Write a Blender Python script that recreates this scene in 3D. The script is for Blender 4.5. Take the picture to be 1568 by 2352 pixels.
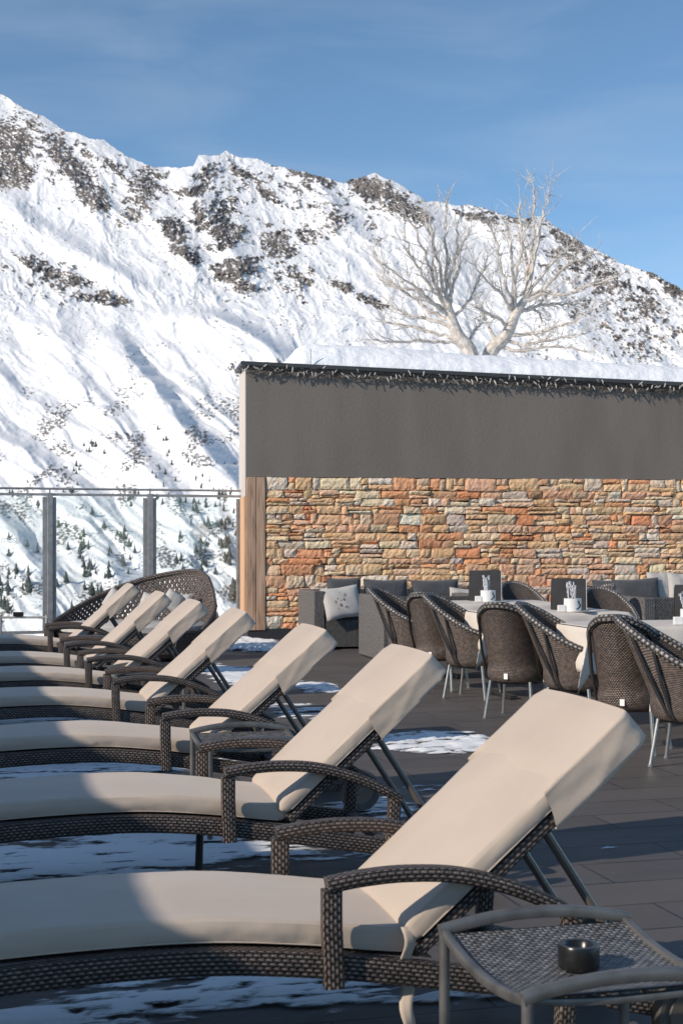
import bpy, math, random
import numpy as np
from mathutils import Vector, Matrix
for o in list(bpy.data.objects): bpy.data.objects.remove(o)
S = bpy.context.scene
COL = S.collection
R = math.radians

# ------------------------------------------------------------------ camera, world, sun
F = 3300.0; HZ = 1240.0; CX = 784.0; H = 1.37       # pixel focal length, horizon row, centre column, eye height
cd = bpy.data.cameras.new("camera"); cam = bpy.data.objects.new("camera", cd); COL.objects.link(cam)
cam.location = (0, 0, H); cam.rotation_euler = (R(90), 0, 0)
cd.sensor_fit = 'VERTICAL'; cd.sensor_height = 36; cd.sensor_width = 24
cd.lens = F / 2352 * 36; cd.shift_y = (HZ - 1176) / 2352
cd.clip_start = 0.05; cd.clip_end = 30000
cd.dof.use_dof = True; cd.dof.focus_distance = 8.5; cd.dof.aperture_fstop = 9.0
S.camera = cam

SD = Vector((1.65, 1.07, -1.0)).normalized()          # the way the sunlight travels
w = bpy.data.worlds.new("World"); S.world = w; w.use_nodes = True
nt = w.node_tree; nt.nodes.clear()
wo = nt.nodes.new('ShaderNodeOutputWorld'); bg = nt.nodes.new('ShaderNodeBackground')
sky = nt.nodes.new('ShaderNodeTexSky'); sky.sky_type = 'NISHITA'; sky.sun_disc = False
sky.sun_elevation = math.asin(-SD.z)
sky.sun_rotation = math.atan2(-SD.x, -SD.y)
sky.altitude = 3800; sky.air_density = 1.0; sky.dust_density = 0.1; sky.ozone_density = 3.0
bg.inputs[1].default_value = 0.120
# faint high cirrus veils
tc = nt.nodes.new('ShaderNodeTexCoord'); mp = nt.nodes.new('ShaderNodeMapping'); mp.inputs['Scale'].default_value = (2.0, 2.0, 9.0)
mp.inputs['Rotation'].default_value = (0, R(8), 0)
nz = nt.nodes.new('ShaderNodeTexNoise'); nz.inputs['Scale'].default_value = 3.0; nz.inputs['Detail'].default_value = 6; nz.inputs['Distortion'].default_value = 0.6
mr = nt.nodes.new('ShaderNodeMapRange'); mr.inputs['From Min'].default_value = .42; mr.inputs['From Max'].default_value = .85; mr.inputs['To Max'].default_value = .22
mx = nt.nodes.new('ShaderNodeMixRGB'); mx.inputs[2].default_value = (3.2, 3.6, 4.2, 1)
L = nt.links
L.new(tc.outputs['Generated'], mp.inputs[0]); L.new(mp.outputs[0], nz.inputs['Vector']); L.new(nz.outputs[0], mr.inputs[0])
L.new(mr.outputs[0], mx.inputs[0]); 
tn = nt.nodes.new('ShaderNodeMixRGB'); tn.blend_type = 'MULTIPLY'; tn.inputs[0].default_value = 1; tn.inputs[2].default_value = (.84, .90, .81, 1)
L.new(sky.outputs[0], tn.inputs[1]); L.new(tn.outputs[0], mx.inputs[1]); L.new(mx.outputs[0], bg.inputs[0]); L.new(bg.outputs[0], wo.inputs[0])

sl = bpy.data.lights.new("sun", 'SUN'); sl.energy = 2.6; sl.angle = R(0.5); sl.color = (1.0, 0.885, 0.745)
so = bpy.data.objects.new("sun", sl); COL.objects.link(so); so.location = (-20, -10, 20)
so.rotation_euler = SD.to_track_quat('-Z', 'Y').to_euler()
S.view_settings.view_transform = 'Standard'; S.view_settings.look = 'None'; S.view_settings.gamma = 1
S.view_settings.exposure = 0.70

# ------------------------------------------------------------------ helpers
def at(x, y, Y): return Vector(((x - CX) / F * Y, Y, H - (y - HZ) / F * Y))
def gp(x, y):                                            # pixel on the floor
    Y = H * F / (y - HZ); return Vector(((x - CX) / F * Y, Y, 0))
U = Vector((0.968, 0.252, 0)).normalized(); V = Vector((-U.y, U.x, 0)); TH = math.atan2(U.y, U.x)

def tag(o, label=None, cat=None, group=None, kind=None):
    if label: o['label'] = label
    if cat: o['category'] = cat
    if group: o['group'] = group
    if kind: o['kind'] = kind
    return o
def empty(name, loc=(0, 0, 0), rz=0):
    o = bpy.data.objects.new(name, None); COL.objects.link(o); o.location = loc; o.rotation_euler = (0, 0, rz); o.empty_display_size = .1
    return o

class MB:
    def __init__(s): s.v = []; s.f = []; s.uv = []
    def add(s, vs, fs, uvs=None):
        b = len(s.v); s.v += [tuple(p) for p in vs]
        for k, f in enumerate(fs):
            s.f.append(tuple(b + i for i in f))
            if uvs is not None: s.uv.append(uvs[k])
            else:
                P = [Vector(vs[i]) for i in f]; n = (P[1] - P[0]).cross(P[2] - P[0])
                a = max(range(3), key=lambda i: abs(n[i]))
                s.uv.append([(p[1], p[2]) if a == 0 else ((p[0], p[2]) if a == 1 else (p[0], p[1])) for p in P])
    def box(s, c, d, rz=0, M=None):
        x, y, z = d[0] / 2, d[1] / 2, d[2] / 2
        vs = [Vector(p) for p in ((-x,-y,-z),(x,-y,-z),(x,y,-z),(-x,y,-z),(-x,-y,z),(x,-y,z),(x,y,z),(-x,y,z))]
        m = M if M is not None else Matrix.Rotation(rz, 3, 'Z')
        vs = [m @ p + Vector(c) for p in vs]
        s.add(vs, [(0,3,2,1),(4,5,6,7),(0,1,5,4),(1,2,6,5),(2,3,7,6),(3,0,4,7)])
    def grid(s, P, closed_u=False, closed_v=False, uv=None, skip=None):
        n, m = len(P), len(P[0]); b = len(s.v)
        for r in P: s.v += [tuple(p) for p in r]
        if uv is None:
            ul = [0]
            for i in range(1, n + 1): ul.append(ul[-1] + (Vector(P[i % n][m // 2]) - Vector(P[i - 1][m // 2])).length)
            vl = [0]
            for j in range(1, m + 1): vl.append(vl[-1] + (Vector(P[n // 2][j % m]) - Vector(P[n // 2][j - 1])).length)
        for i in range(n if closed_u else n - 1):
            for j in range(m if closed_v else m - 1):
                if skip and skip(i, j): continue
                i2, j2 = (i + 1) % n, (j + 1) % m
                s.f.append((b + i*m + j, b + i2*m + j, b + i2*m + j2, b + i*m + j2))
                s.uv.append([(ul[i], vl[j]), (ul[i+1], vl[j]), (ul[i+1], vl[j+1]), (ul[i], vl[j+1])])
    def sweep(s, path, prof, side=Vector((0, 1, 0)), cap=True, scale=None):
        path = [Vector(p) for p in path]; n = len(path); P = []
        for i, p in enumerate(path):
            t = (path[min(i + 1, n - 1)] - path[max(i - 1, 0)]).normalized()
            nn = side.cross(t); nn = -nn.normalized()
            sd = t.cross(nn) * -1
            k = scale[i] if scale else 1
            P.append([p + side * (a * k) + nn * (-b * k) * -1 for a, b in prof])
        b0 = len(s.v); s.grid(P, closed_v=True); m = len(prof)
        if cap:
            s.f.append(tuple(b0 + j for j in range(m))[::-1]); s.uv.append([(a, b) for a, b in prof][::-1])
            s.f.append(tuple(b0 + (n-1)*m + j for j in range(m))); s.uv.append([(a, b) for a, b in prof])
    def tube(s, path, r, n=8, cap=True):
        path = [Vector(p) for p in path]; N = len(path); P = []
        rr = r if isinstance(r, (list, tuple)) else [r] * N
        t0 = (path[1] - path[0]).normalized(); a = t0.orthogonal().normalized()
        for i, p in enumerate(path):
            t = (path[min(i+1, N-1)] - path[max(i-1, 0)]).normalized()
            a = (a - t * a.dot(t)).normalized(); c = t.cross(a)
            P.append([p + (a * math.cos(2*math.pi*k/n) + c * math.sin(2*math.pi*k/n)) * rr[i] for k in range(n)])
        b0 = len(s.v); s.grid(P, closed_v=True)
        if cap:
            s.f.append(tuple(b0 + j for j in range(n))[::-1]); s.uv.append([(0, 0)] * n)
            s.f.append(tuple(b0 + (N-1)*n + j for j in range(n))); s.uv.append([(0, 0)] * n)
    def lathe(s, prof, c=(0,0,0), n=24, axis='Z'):
        P = []
        for k in range(n):
            a = 2*math.pi*k/n
            if axis == 'Z': P.append([(c[0]+r*math.cos(a), c[1]+r*math.sin(a), c[2]+z) for r, z in prof])
            else: P.append([(c[0]+r*math.cos(a), c[1]+z, c[2]+r*math.sin(a)) for r, z in prof])
        s.grid(P, closed_u=True)
    def build(s, name, mat, parent=None, smooth=40, bevel=0, loc=None, rz=None, mod=None):
        me = bpy.data.meshes.new(name); me.from_pydata(s.v, [], s.f)
        ul = me.uv_layers.new(name='UVMap')
        ul.data.foreach_set('uv', [c for f in s.uv for p in f for c in p])
        me.update()
        if smooth:
            me.shade_smooth(); me.set_sharp_from_angle(angle=R(smooth))
        me.materials.append(mat)
        o = bpy.data.objects.new(name, me); COL.objects.link(o)
        if parent: o.parent = parent
        if loc is not None: o.location = loc
        if rz is not None: o.rotation_euler = (0, 0, rz)
        if bevel:
            b = o.modifiers.new('bevel', 'BEVEL'); b.width = bevel; b.segments = 2; b.limit_method = 'ANGLE'
        return o
def rrect(a, b, r, n=3):                                # rounded rectangle profile, half sizes a,b
    out = []
    for cx, cy, a0 in ((a-r, b-r, 0), (-a+r, b-r, 90), (-a+r, -b+r, 180), (a-r, -b+r, 270)):
        for k in range(n + 1):
            t = R(a0 + 90*k/n); out.append((cx + r*math.cos(t), cy + r*math.sin(t)))
    return out
def interp(pts, x): return float(np.interp(x, [p[0] for p in pts], [p[1] for p in pts]))
def smooth_path(pts, n=8):
    pts = [Vector(p) for p in pts]; out = []
    for i in range(len(pts) - 1):
        p0 = pts[max(i-1, 0)]; p1 = pts[i]; p2 = pts[i+1]; p3 = pts[min(i+2, len(pts)-1)]
        for k in range(n):
            t = k / n
            out.append(.5*((2*p1) + (p2-p0)*t + (2*p0-5*p1+4*p2-p3)*t*t + (3*p1-p0-3*p2+p3)*t**3))
    out.append(pts[-1]); return out

# numpy gradient noise
def perlin(x, y, seed=0):
    rs = np.random.RandomState(seed); perm = rs.permutation(512); ga = rs.rand(512) * 2 * np.pi
    xi = np.floor(x).astype(int); yi = np.floor(y).astype(int); xf = x - xi; yf = y - yi
    def g(ix, iy, dx, dy):
        h = perm[(perm[ix & 511] + iy) & 511]; return np.cos(ga[h]) * dx + np.sin(ga[h]) * dy
    u = xf*xf*xf*(xf*(xf*6-15)+10); v = yf*yf*yf*(yf*(yf*6-15)+10)
    a = g(xi, yi, xf, yf); b = g(xi+1, yi, xf-1, yf); c = g(xi, yi+1, xf, yf-1); d = g(xi+1, yi+1, xf-1, yf-1)
    return ((a*(1-u)+b*u)*(1-v) + (c*(1-u)+d*u)*v) * 1.5
def fbm(x, y, o=5, seed=0, gain=.5):
    s = 0; a = 1; t = 0
    for k in range(o): s = s + a*perlin(x*2**k + 17*k, y*2**k + 31*k, seed+k); t += a; a *= gain
    return s / t
def ridged(x, y, o=5, seed=0, gain=.5):
    s = 0; a = 1; t = 0
    for k in range(o): s = s + a*(1 - 2*np.abs(perlin(x*2**k + 11*k, y*2**k + 7*k, seed+k))); t += a; a *= gain
    return s / t
def sstep(a, b, x):
    t = np.clip((x - a) / (b - a), 0, 1); return t*t*(3-2*t)

# ------------------------------------------------------------------ materials
MATS = {}
def mat(name, col, rough=.6, metal=0, spec=.5, noise=None, bump=None, sheen=0, coat=0):
    m = bpy.data.materials.new(name); m.use_nodes = True; N = m.node_tree.nodes; K = m.node_tree.links
    p = N['Principled BSDF']; p.inputs['Base Color'].default_value = (*col, 1); p.inputs['Roughness'].default_value = rough
    p.inputs['Metallic'].default_value = metal; p.inputs['Specular IOR Level'].default_value = spec
    if sheen: p.inputs['Sheen Weight'].default_value = sheen; p.inputs['Sheen Roughness'].default_value = .5
    if coat: p.inputs['Coat Weight'].default_value = coat
    t = N.new('ShaderNodeTexCoord')
    if noise:                                           # (scale xyz, detail, second colour, lo, hi)
        sc, det, c2, lo, hi = noise
        mpn = N.new('ShaderNodeMapping'); mpn.inputs['Scale'].default_value = sc if isinstance(sc, tuple) else (sc,)*3
        n = N.new('ShaderNodeTexNoise'); n.inputs['Scale'].default_value = 1; n.inputs['Detail'].default_value = det
        r = N.new('ShaderNodeMapRange'); r.inputs[1].default_value = lo; r.inputs[2].default_value = hi
        x = N.new('ShaderNodeMixRGB'); x.inputs[1].default_value = (*col, 1); x.inputs[2].default_value = (*c2, 1)
        K.new(t.outputs['Object'], mpn.inputs[0]); K.new(mpn.outputs[0], n.inputs['Vector']); K.new(n.outputs[0], r.inputs[0])
        K.new(r.outputs[0], x.inputs[0]); K.new(x.outputs[0], p.inputs['Base Color'])
    if bump:                                            # (scale xyz, detail, strength, distance)
        sc, det, st, di = bump
        mpn = N.new('ShaderNodeMapping'); mpn.inputs['Scale'].default_value = sc if isinstance(sc, tuple) else (sc,)*3
        n = N.new('ShaderNodeTexNoise'); n.inputs['Scale'].default_value = 1; n.inputs['Detail'].default_value = det
        b = N.new('ShaderNodeBump'); b.inputs['Strength'].default_value = st; b.inputs['Distance'].default_value = di
        K.new(t.outputs['Object'], mpn.inputs[0]); K.new(mpn.outputs[0], n.inputs['Vector']); K.new(n.outputs[0], b.inputs['Height']); K.new(b.outputs[0], p.inputs['Normal'])
    MATS[name] = m; return m
def weave(name, c1, c2, bw=.022, rh=.011, mort=.0016, rough=.48, mcol=(.008,.007,.007), strength=.8, swap=False, glint=None):
    m = bpy.data.materials.new(name); m.use_nodes = True; N = m.node_tree.nodes; K = m.node_tree.links
    p = N['Principled BSDF']; p.inputs['Roughness'].default_value = rough; p.inputs['Specular IOR Level'].default_value = .6
    uv = N.new('ShaderNodeUVMap'); uv.uv_map = 'UVMap'
    src = uv.outputs[0]
    if swap:
        mp_ = N.new('ShaderNodeMapping'); mp_.inputs['Rotation'].default_value = (0, 0, R(90)); K.new(src, mp_.inputs[0]); src = mp_.outputs[0]
    b = N.new('ShaderNodeTexBrick'); b.offset = .5; b.inputs['Scale'].default_value = 1
    b.inputs['Brick Width'].default_value = bw; b.inputs['Row Height'].default_value = rh; b.inputs['Mortar Size'].default_value = mort
    b.inputs['Mortar Smooth'].default_value = .4
    b.inputs['Color1'].default_value = (*c1, 1); b.inputs['Color2'].default_value = (*c2, 1); b.inputs['Mortar'].default_value = (*mcol, 1)
    K.new(src, b.inputs['Vector'])
    col = b.outputs['Color']
    # rounded strand height: sine across each brick, alternate rows shifted
    sp = N.new('ShaderNodeSeparateXYZ'); K.new(src, sp.inputs[0])
    def math_(op, a, b_=None):
        q = N.new('ShaderNodeMath'); q.operation = op
        for i, z in enumerate((a, b_)):
            if z is None: continue
            if isinstance(z, (int, float)): q.inputs[i].default_value = z
            else: K.new(z, q.inputs[i])
        return q.outputs[0]
    row = math_('FLOOR', math_('DIVIDE', sp.outputs[1], rh))
    sh = math_('MULTIPLY', math_('MODULO', row, 2), .5)
    ux = math_('ADD', math_('DIVIDE', sp.outputs[0], bw), sh)
    hu = math_('ABSOLUTE', math_('SINE', math_('MULTIPLY', ux, math.pi)))
    hv = math_('ABSOLUTE', math_('SINE', math_('MULTIPLY', math_('DIVIDE', sp.outputs[1], rh), math.pi)))
    h = math_('MULTIPLY', math_('POWER', hu, .6), math_('POWER', hv, .5))
    bu = N.new('ShaderNodeBump'); bu.inputs['Strength'].default_value = strength; bu.inputs['Distance'].default_value = rh * .45
    K.new(h, bu.inputs['Height']); K.new(bu.outputs[0], p.inputs['Normal'])
    dk = N.new('ShaderNodeMixRGB'); dk.inputs[1].default_value = (*mcol, 1); K.new(col, dk.inputs[2])
    mrr = N.new('ShaderNodeMapRange'); mrr.inputs[1].default_value = .1; mrr.inputs[2].default_value = .6; K.new(h, mrr.inputs[0]); K.new(mrr.outputs[0], dk.inputs[0])
    out = dk.outputs[0]
    if glint:  # painted glint: colour changes on the crown of each strand
        fl = N.new('ShaderNodeMixRGB'); fl.inputs[2].default_value = (*glint, 1)
        fm = N.new('ShaderNodeMapRange'); fm.inputs[1].default_value = .82; fm.inputs[2].default_value = .97; K.new(h, fm.inputs[0])
        K.new(fm.outputs[0], fl.inputs[0]); K.new(out, fl.inputs[1]); out = fl.outputs[0]
    tcw = N.new('ShaderNodeTexCoord'); nw = N.new('ShaderNodeTexNoise'); nw.inputs['Scale'].default_value = 38; nw.inputs['Detail'].default_value = 3; K.new(tcw.outputs['Object'], nw.inputs['Vector'])
    rw = N.new('ShaderNodeMapRange'); rw.inputs[1].default_value = .3; rw.inputs[2].default_value = .7; rw.inputs[3].default_value = .55; rw.inputs[4].default_value = 1.45; K.new(nw.outputs[0], rw.inputs[0])
    vs_ = N.new('ShaderNodeVectorMath'); vs_.operation = 'SCALE'; K.new(out, vs_.inputs[0]); K.new(rw.outputs[0], vs_.inputs['Scale'])
    K.new(vs_.outputs[0], p.inputs['Base Color'])
    return m

M_WICK = weave('lounger_wicker', (.045,.033,.028), (.095,.070,.058), .021, .0105, glint=(.26,.205,.18))
M_CHAIR = weave('chair_wicker', (.078,.055,.044), (.15,.110,.09), .020, .0115, glint=(.36,.28,.24))
M_BRAID = weave('braided_rim', (.07,.06,.056), (.20,.18,.17), .034, .026, glint=(.42,.39,.37))
M_SOFA = weave('sofa_wicker', (.19,.17,.16), (.26,.235,.22), .05, .012, glint=(.2,.185,.175))
M_SOFAD = weave('sofa_wicker_shaded', (.08,.072,.066), (.14,.13,.12), .03, .016, swap=True, glint=(.2,.185,.175))  # darker copy of the sofa wicker, shade of the front painted in
M_BED = weave('daybed_wicker', (.07,.050,.044), (.14,.105,.09), .04, .02, glint=(.27,.22,.20))
M_TOP = weave('table_weave', (.15,.147,.147), (.26,.257,.26), .022, .0115, rough=.4, glint=(.25,.25,.26))
M_CUSH = mat('beige_fabric', (.56, .465, .385), .9, spec=.15, noise=((3,3,3), 5, (.51,.42,.345), .35, .7), bump=((7,7,7), 5, .35, .012), sheen=.2)
M_CUSH2 = mat('beige_hood_fabric', (.55, .45, .355), .9, spec=.15, noise=((4,4,4), 4, (.50,.40,.31), .35, .7), bump=((14,14,14), 5, .45, .02), sheen=.2)
M_DMET = mat('dark_metal', (.06,.055,.052), .4, metal=.6)
M_GMET = mat('grey_metal', (.22,.215,.21), .42, metal=.55, bump=(90, 3, .12, .002), noise=(12, 3, (.13,.128,.125), .4, .7))
M_ALU = mat('brushed_aluminium', (.42,.42,.42), .4, metal=.8, noise=(25, 3, (.34,.34,.34), .4, .7))
M_GALV = mat('galvanised_steel', (.42,.415,.41), .55, metal=.25, noise=((14,14,14), 4, (.31,.305,.30), .35, .65), bump=(60, 3, .15, .002))
M_BLACK = mat('black_gloss', (.012,.012,.013), .28)
M_RUB = mat('rubber', (.085,.075,.068), .5)
M_HUB = mat('brown_plastic', (.13,.108,.092), .4)
M_WHITE = mat('white_porcelain', (.75,.75,.74), .25)
M_CLOTH = mat('tablecloth', (.66,.60,.54), .9, spec=.1, bump=((8,8,8), 3, .3, .02))
M_DCUSH = mat('charcoal_fabric', (.055,.058,.065), .9, noise=(9, 4, (.075,.078,.085), .4, .7), bump=((16,16,16), 4, .5, .02), sheen=.3)
M_LCUSH = mat('pale_fabric', (.50,.47,.44), .9, noise=(9, 4, (.42,.39,.37), .4, .7), bump=((16,16,16), 4, .4, .02))
M_MENU = mat('dark_menu_card', (.045,.04,.038), .5, noise=(7, 3, (.06,.053,.05), .4, .7))
M_LBL = mat('white_label', (.9,.9,.9), .5)
M_INNER = mat('dark_inner_shell', (.035,.026,.022), .7)

# ------------------------------------------------------------------ snow and mountain
def attr_mat_mountain():
    m = bpy.data.materials.new('mountain_snow_rock'); m.use_nodes = True; N = m.node_tree.nodes; K = m.node_tree.links
    p = N['Principled BSDF']; p.inputs['Roughness'].default_value = .85; p.inputs['Specular IOR Level'].default_value = .1
    a = N.new('ShaderNodeAttribute'); a.attribute_name = 'rock'; c = N.new('ShaderNodeAttribute'); c.attribute_name = 'tone'
    r = N.new('ShaderNodeMixRGB'); r.inputs[1].default_value = (.075,.073,.078,1); r.inputs[2].default_value = (.25,.22,.20,1)
    x = N.new('ShaderNodeMixRGB'); x.inputs[1].default_value = (.84,.845,.86,1)
    K.new(c.outputs['Fac'], r.inputs[0]); K.new(a.outputs['Fac'], x.inputs[0]); K.new(r.outputs[0], x.inputs[2]); K.new(x.outputs[0], p.inputs['Base Color'])
    return m
M_MTN = attr_mat_mountain()
M_SNOW = mat('snow', (.88,.89,.92), .8, spec=.2, bump=(9, 5, .5, .05))

RIDGE = [(-500,60),(-200,150),(0,215),(60,250),(110,272),(150,300),(230,320),(330,378),(400,385),(445,384),(457,355),(500,357),(520,350),(600,370),(700,397),(790,418),(830,406),(862,400),(900,412),(980,462),(1040,468),(1100,475),(1180,500),(1250,500),(1290,530),(1350,565),(1420,600),(1500,630),(1568,665),(1700,720),(2100,830)]
nx, ny = 1050, 760
xs = np.linspace(-330, 1900, nx)
rid = np.interp(xs, [p[0] for p in RIDGE], [p[1] for p in RIDGE]) + fbm(xs/38, xs*0+3, 5, 5, .6)*11
tt = np.linspace(0, 1, ny)
XX = np.repeat(xs[:, None], ny, 1); YY = 1520 + (rid[:, None] - 1520) * tt[None, :]
def line_feat(pts, A, wl, wr, fade=60):
    """ridge along a polyline: gentle on its left, steep on its right"""
    ys_ = [p[1] for p in pts]; xl = np.interp(YY, ys_, [p[0] for p in pts])
    xl = xl + fbm(YY/45, YY*0, 3, 77 + int(pts[0][0])) * 14
    d = XX - xl
    win = sstep(ys_[0]-fade, ys_[0]+fade, YY) * (1 - sstep(ys_[-1]-fade, ys_[-1]+fade, YY))
    pr = np.where(d < 0, np.exp(-(d/wl)**2), np.exp(-np.abs(d/wr)**1.6))
    return A * pr * win
wx = fbm(XX/160, YY/160, 3, 40) * 45; wy = fbm(XX/160, YY/160, 3, 50) * 45
X2 = XX + wx; Y2 = YY + wy
low = sstep(700, 830, YY) * (1 - sstep(650, 900, XX)*.5)
up = 1 - low
hgt = 0
q = X2 - 1.15*Y2
hgt = hgt + low * (fbm(q/130, Y2/330, 4, 1) * 62 + fbm(q/46, Y2/130, 4, 2) * 6 + fbm(XX/60, YY/34, 4, 6) * 6)
q2 = X2 - .55*Y2
hgt = hgt + up * (ridged(q2/130, Y2/150, 5, 3, .55) * 22 + fbm(q2/60, Y2/60, 5, 4, .6) * 17)
hgt = hgt + fbm(XX/26, YY/15, 4, 9, .6) * 3.8 + fbm(XX/8, YY/5, 3, 19) * .9 * sstep(-.1,.25,fbm(XX/70, YY/50, 2, 23))
hgt += line_feat([(470,715),(520,738),(590,778),(660,830),(700,870)][0:5], 115, 130, 30, 20)
hgt += line_feat([(255,760),(320,850),(400,950),(480,1040),(560,1130),(640,1240)], 95, 100, 34)
hgt += line_feat([(110,740),(165,830),(235,930),(320,1040),(380,1120),(450,1260)], 58, 80, 36)
hgt += line_feat([(20,440),(60,500),(130,540),(190,580),(330,660)], 40, 60, 30, 25)
hgt += line_feat([(455,352),(440,430),(500,520),(560,640)], 55, 45, 60, 40)
hgt += line_feat([(230,330),(330,450),(420,560),(450,620)], 40, 50, 40, 40)
hgt += line_feat([(60,260),(150,380),(240,490)], 45, 60, 45, 30)
hgt += line_feat([(720,400),(760,470),(840,560)], 34, 60, 30, 30)
hgt += line_feat([(862,400),(940,470),(1010,560),(1050,700)], 36, 70, 45, 30)
hgt += line_feat([(1180,500),(1250,600),(1310,740),(1400,840)], 34, 80, 50, 40)
hgt += line_feat([(480,1150),(520,1260),(600,1420)], 30, 60, 40, 40)
hgt += line_feat([(180,1150),(260,1300),(330,1450)], 26, 60, 30, 40)
hgt += line_feat([(20,1180),(70,1300),(130,1450)], 22, 60, 30, 40)
# rock
RK = [(60,330,110,80,.6,.42),(180,400,110,70,.8,.40),(500,470,80,110,.9,.38),(600,600,120,120,.6,.30),(880,450,110,50,.45,.45),(120,640,120,50,.3,.38),(1330,620,160,60,.65,.42),(1450,740,140,80,.5,.36),(700,460,120,50,.5,.32),(1150,500,120,24,.15,.4),
      (25,330,60,45,.5,1),(20,390,60,45,.2,1),(165,385,80,22,.75,1),(215,450,45,28,.9,1),(130,330,60,20,.7,.55),(330,430,40,55,.9,.6),(310,490,30,50,1.1,.55),(260,385,50,20,.5,.5),
      (400,530,38,26,.9,1),(425,580,40,18,.5,1),(445,440,12,40,1.5,1),(475,400,22,35,1.2,.6),(490,500,34,45,.9,1),(520,540,30,45,1.1,1),(535,620,28,50,1.4,.95),(560,660,30,20,.3,.85),(620,450,45,16,.6,.7),(560,400,60,18,.4,.5),
      (640,560,55,50,.5,.6),(680,640,60,40,.4,.5),(790,660,50,12,.4,.85),(850,690,60,12,.4,.7),(700,540,40,25,.2,.55),(720,410,60,14,.3,.55),
      (800,410,40,14,.3,.6),(860,440,60,26,.45,1),(930,480,55,20,.5,1),(970,500,30,14,.3,.8),(1100,500,60,14,.2,.6),(770,510,30,60,.9,.5),(860,540,60,25,.6,.35),
      (90,610,45,16,.4,1),(160,640,60,18,.4,.7),(250,685,45,17,.2,1),(190,680,40,12,.2,.6),(120,655,40,12,.4,.5),(560,860,45,25,.5,.45),(640,850,40,30,.6,.4),
      (1310,560,60,14,.6,.8),(1400,640,70,24,.7,.55),(1480,700,70,40,.5,.5),(1350,700,70,50,.5,.4),(1520,640,60,18,.6,.6),(1220,680,80,60,.5,.28),(1450,800,90,40,.2,.4),(1550,660,40,22,.4,.8),(1540,760,70,40,.4,.35)]
rk = np.zeros_like(XX)
for cx_, cy_, rx, ry, an, st in RK:
    dx = XX - cx_; dy = YY - cy_; a_ = dx*math.cos(an) + dy*math.sin(an); b_ = -dx*math.sin(an) + dy*math.cos(an)
    rk = np.maximum(rk, st * np.exp(-((a_/rx)**2 + (b_/ry)**2)**1.2 * .9))
rn = fbm(X2/26, Y2/17, 5, 60, .66); rn2 = ridged(XX/15, YY/10, 4, 70, .6)
rock = sstep(.0, .10, rn*.74 + rn2*.26 + np.minimum(rk*1.0, .62) + .05*(YY < 800) + .10*np.exp(-((YY-rid[:,None])/60)**2) - .515 - 1.45*np.clip(fbm((XX-.8*YY)/7.5, YY/5.5, 3, 62, .75) - .06, 0, .5))
# low scrub and stones breaking through the snow
spk_d = sstep(-.1, .35, fbm(XX/85, YY/60, 3, 80)) * (sstep(840, 980, YY)*(1-sstep(560,760,XX))*.9 + .55*sstep(380,520,YY)) + .40*sstep(1100,1350,XX)
spk = fbm(XX/8.5, YY/5.2, 3, 90, .7)
speck = sstep(.0, .08, spk - .455 + .36*spk_d)
hgt = hgt + rock * (fbm(XX/12, YY/9, 4, 95, .7) * 15 + 4) + speck*2
tone = np.clip(.45 + fbm(XX/60, YY/40, 3, 97)*.9 + fbm(XX/10, YY/7, 2, 98)*.5, 0, 1)
TN = (HZ - YY) / F
RR = 390 / (.5 - TN)
RR = RR * (1 - hgt / F * 1.65)
PX = (XX - CX) / F * RR; PY = RR; PZ = H + TN * RR
back = 14                                                # rows running down behind the ridge
BX = []; BY = []; BZ = []
for k in range(1, back + 1):
    e = k * 40.0
    BX.append(PX[:, -1] * (1 + e/RR[:, -1])); BY.append(PY[:, -1] + e); BZ.append(PZ[:, -1] - .5*e - 2)
FX = []; FY = []; FZ = []                                # rows running in towards the terrace
for k, rr_ in enumerate([60, 120, 220, 340, 450, 540]):
    sc_ = rr_ / RR[:, 0]; FX.append(PX[:, 0]*sc_); FY.append(PY[:, 0]*sc_); FZ.append(np.full(nx, -45.0) * (1-.0) + (PZ[:, 0] + 45) * (rr_/620)**2)
AX = np.concatenate([np.stack(FX, 1), PX, np.stack(BX, 1)], 1); AY = np.concatenate([np.stack(FY, 1), PY, np.stack(BY, 1)], 1); AZ = np.concatenate([np.stack(FZ, 1), PZ, np.stack(BZ, 1)], 1)
z0 = np.zeros((nx, 6)); z1 = np.zeros((nx, back))
AR = np.concatenate([z0, np.maximum(rock, speck*.9), z1], 1); AT = np.concatenate([z0, np.where(speck > rock, tone*.35, tone), z1], 1)
m_ = AX.shape[1]
co = np.stack([AX, AY, AZ], 2).reshape(-1, 3)
ii = (np.arange(nx-1)[:, None]*m_ + np.arange(m_-1)[None, :]).ravel()
fc = np.stack([ii, ii+m_, ii+m_+1, ii+1], 1)
me = bpy.data.meshes.new('mountain')
me.vertices.add(len(co)); me.vertices.foreach_set('co', co.ravel())
me.loops.add(fc.size); me.loops.foreach_set('vertex_index', fc.ravel().astype(np.int32))
me.polygons.add(len(fc)); me.polygons.foreach_set('loop_start', (np.arange(len(fc))*4).astype(np.int32)); me.polygons.foreach_set('loop_total', np.full(len(fc), 4, np.int32))
me.update(calc_edges=True); me.shade_smooth()
for nm, A_ in (('rock', AR), ('tone', AT)):
    at_ = me.attributes.new(nm, 'FLOAT', 'POINT'); at_.data.foreach_set('value', A_.ravel().astype(np.float32))
me.materials.append(M_MTN)
mo = bpy.data.objects.new('mountain', me); COL.objects.link(mo); tag(mo, 'snow covered mountain ridge with dark rock outcrops', 'mountain', kind='structure')
g = MB(); g.lathe([(0.01, 0), (300, 0), (6000, -5), (20000, -40)], (0, 0, -62), 48)
tag(g.build('ground', M_SNOW), 'snow covered valley floor', 'ground', kind='structure')

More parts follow.
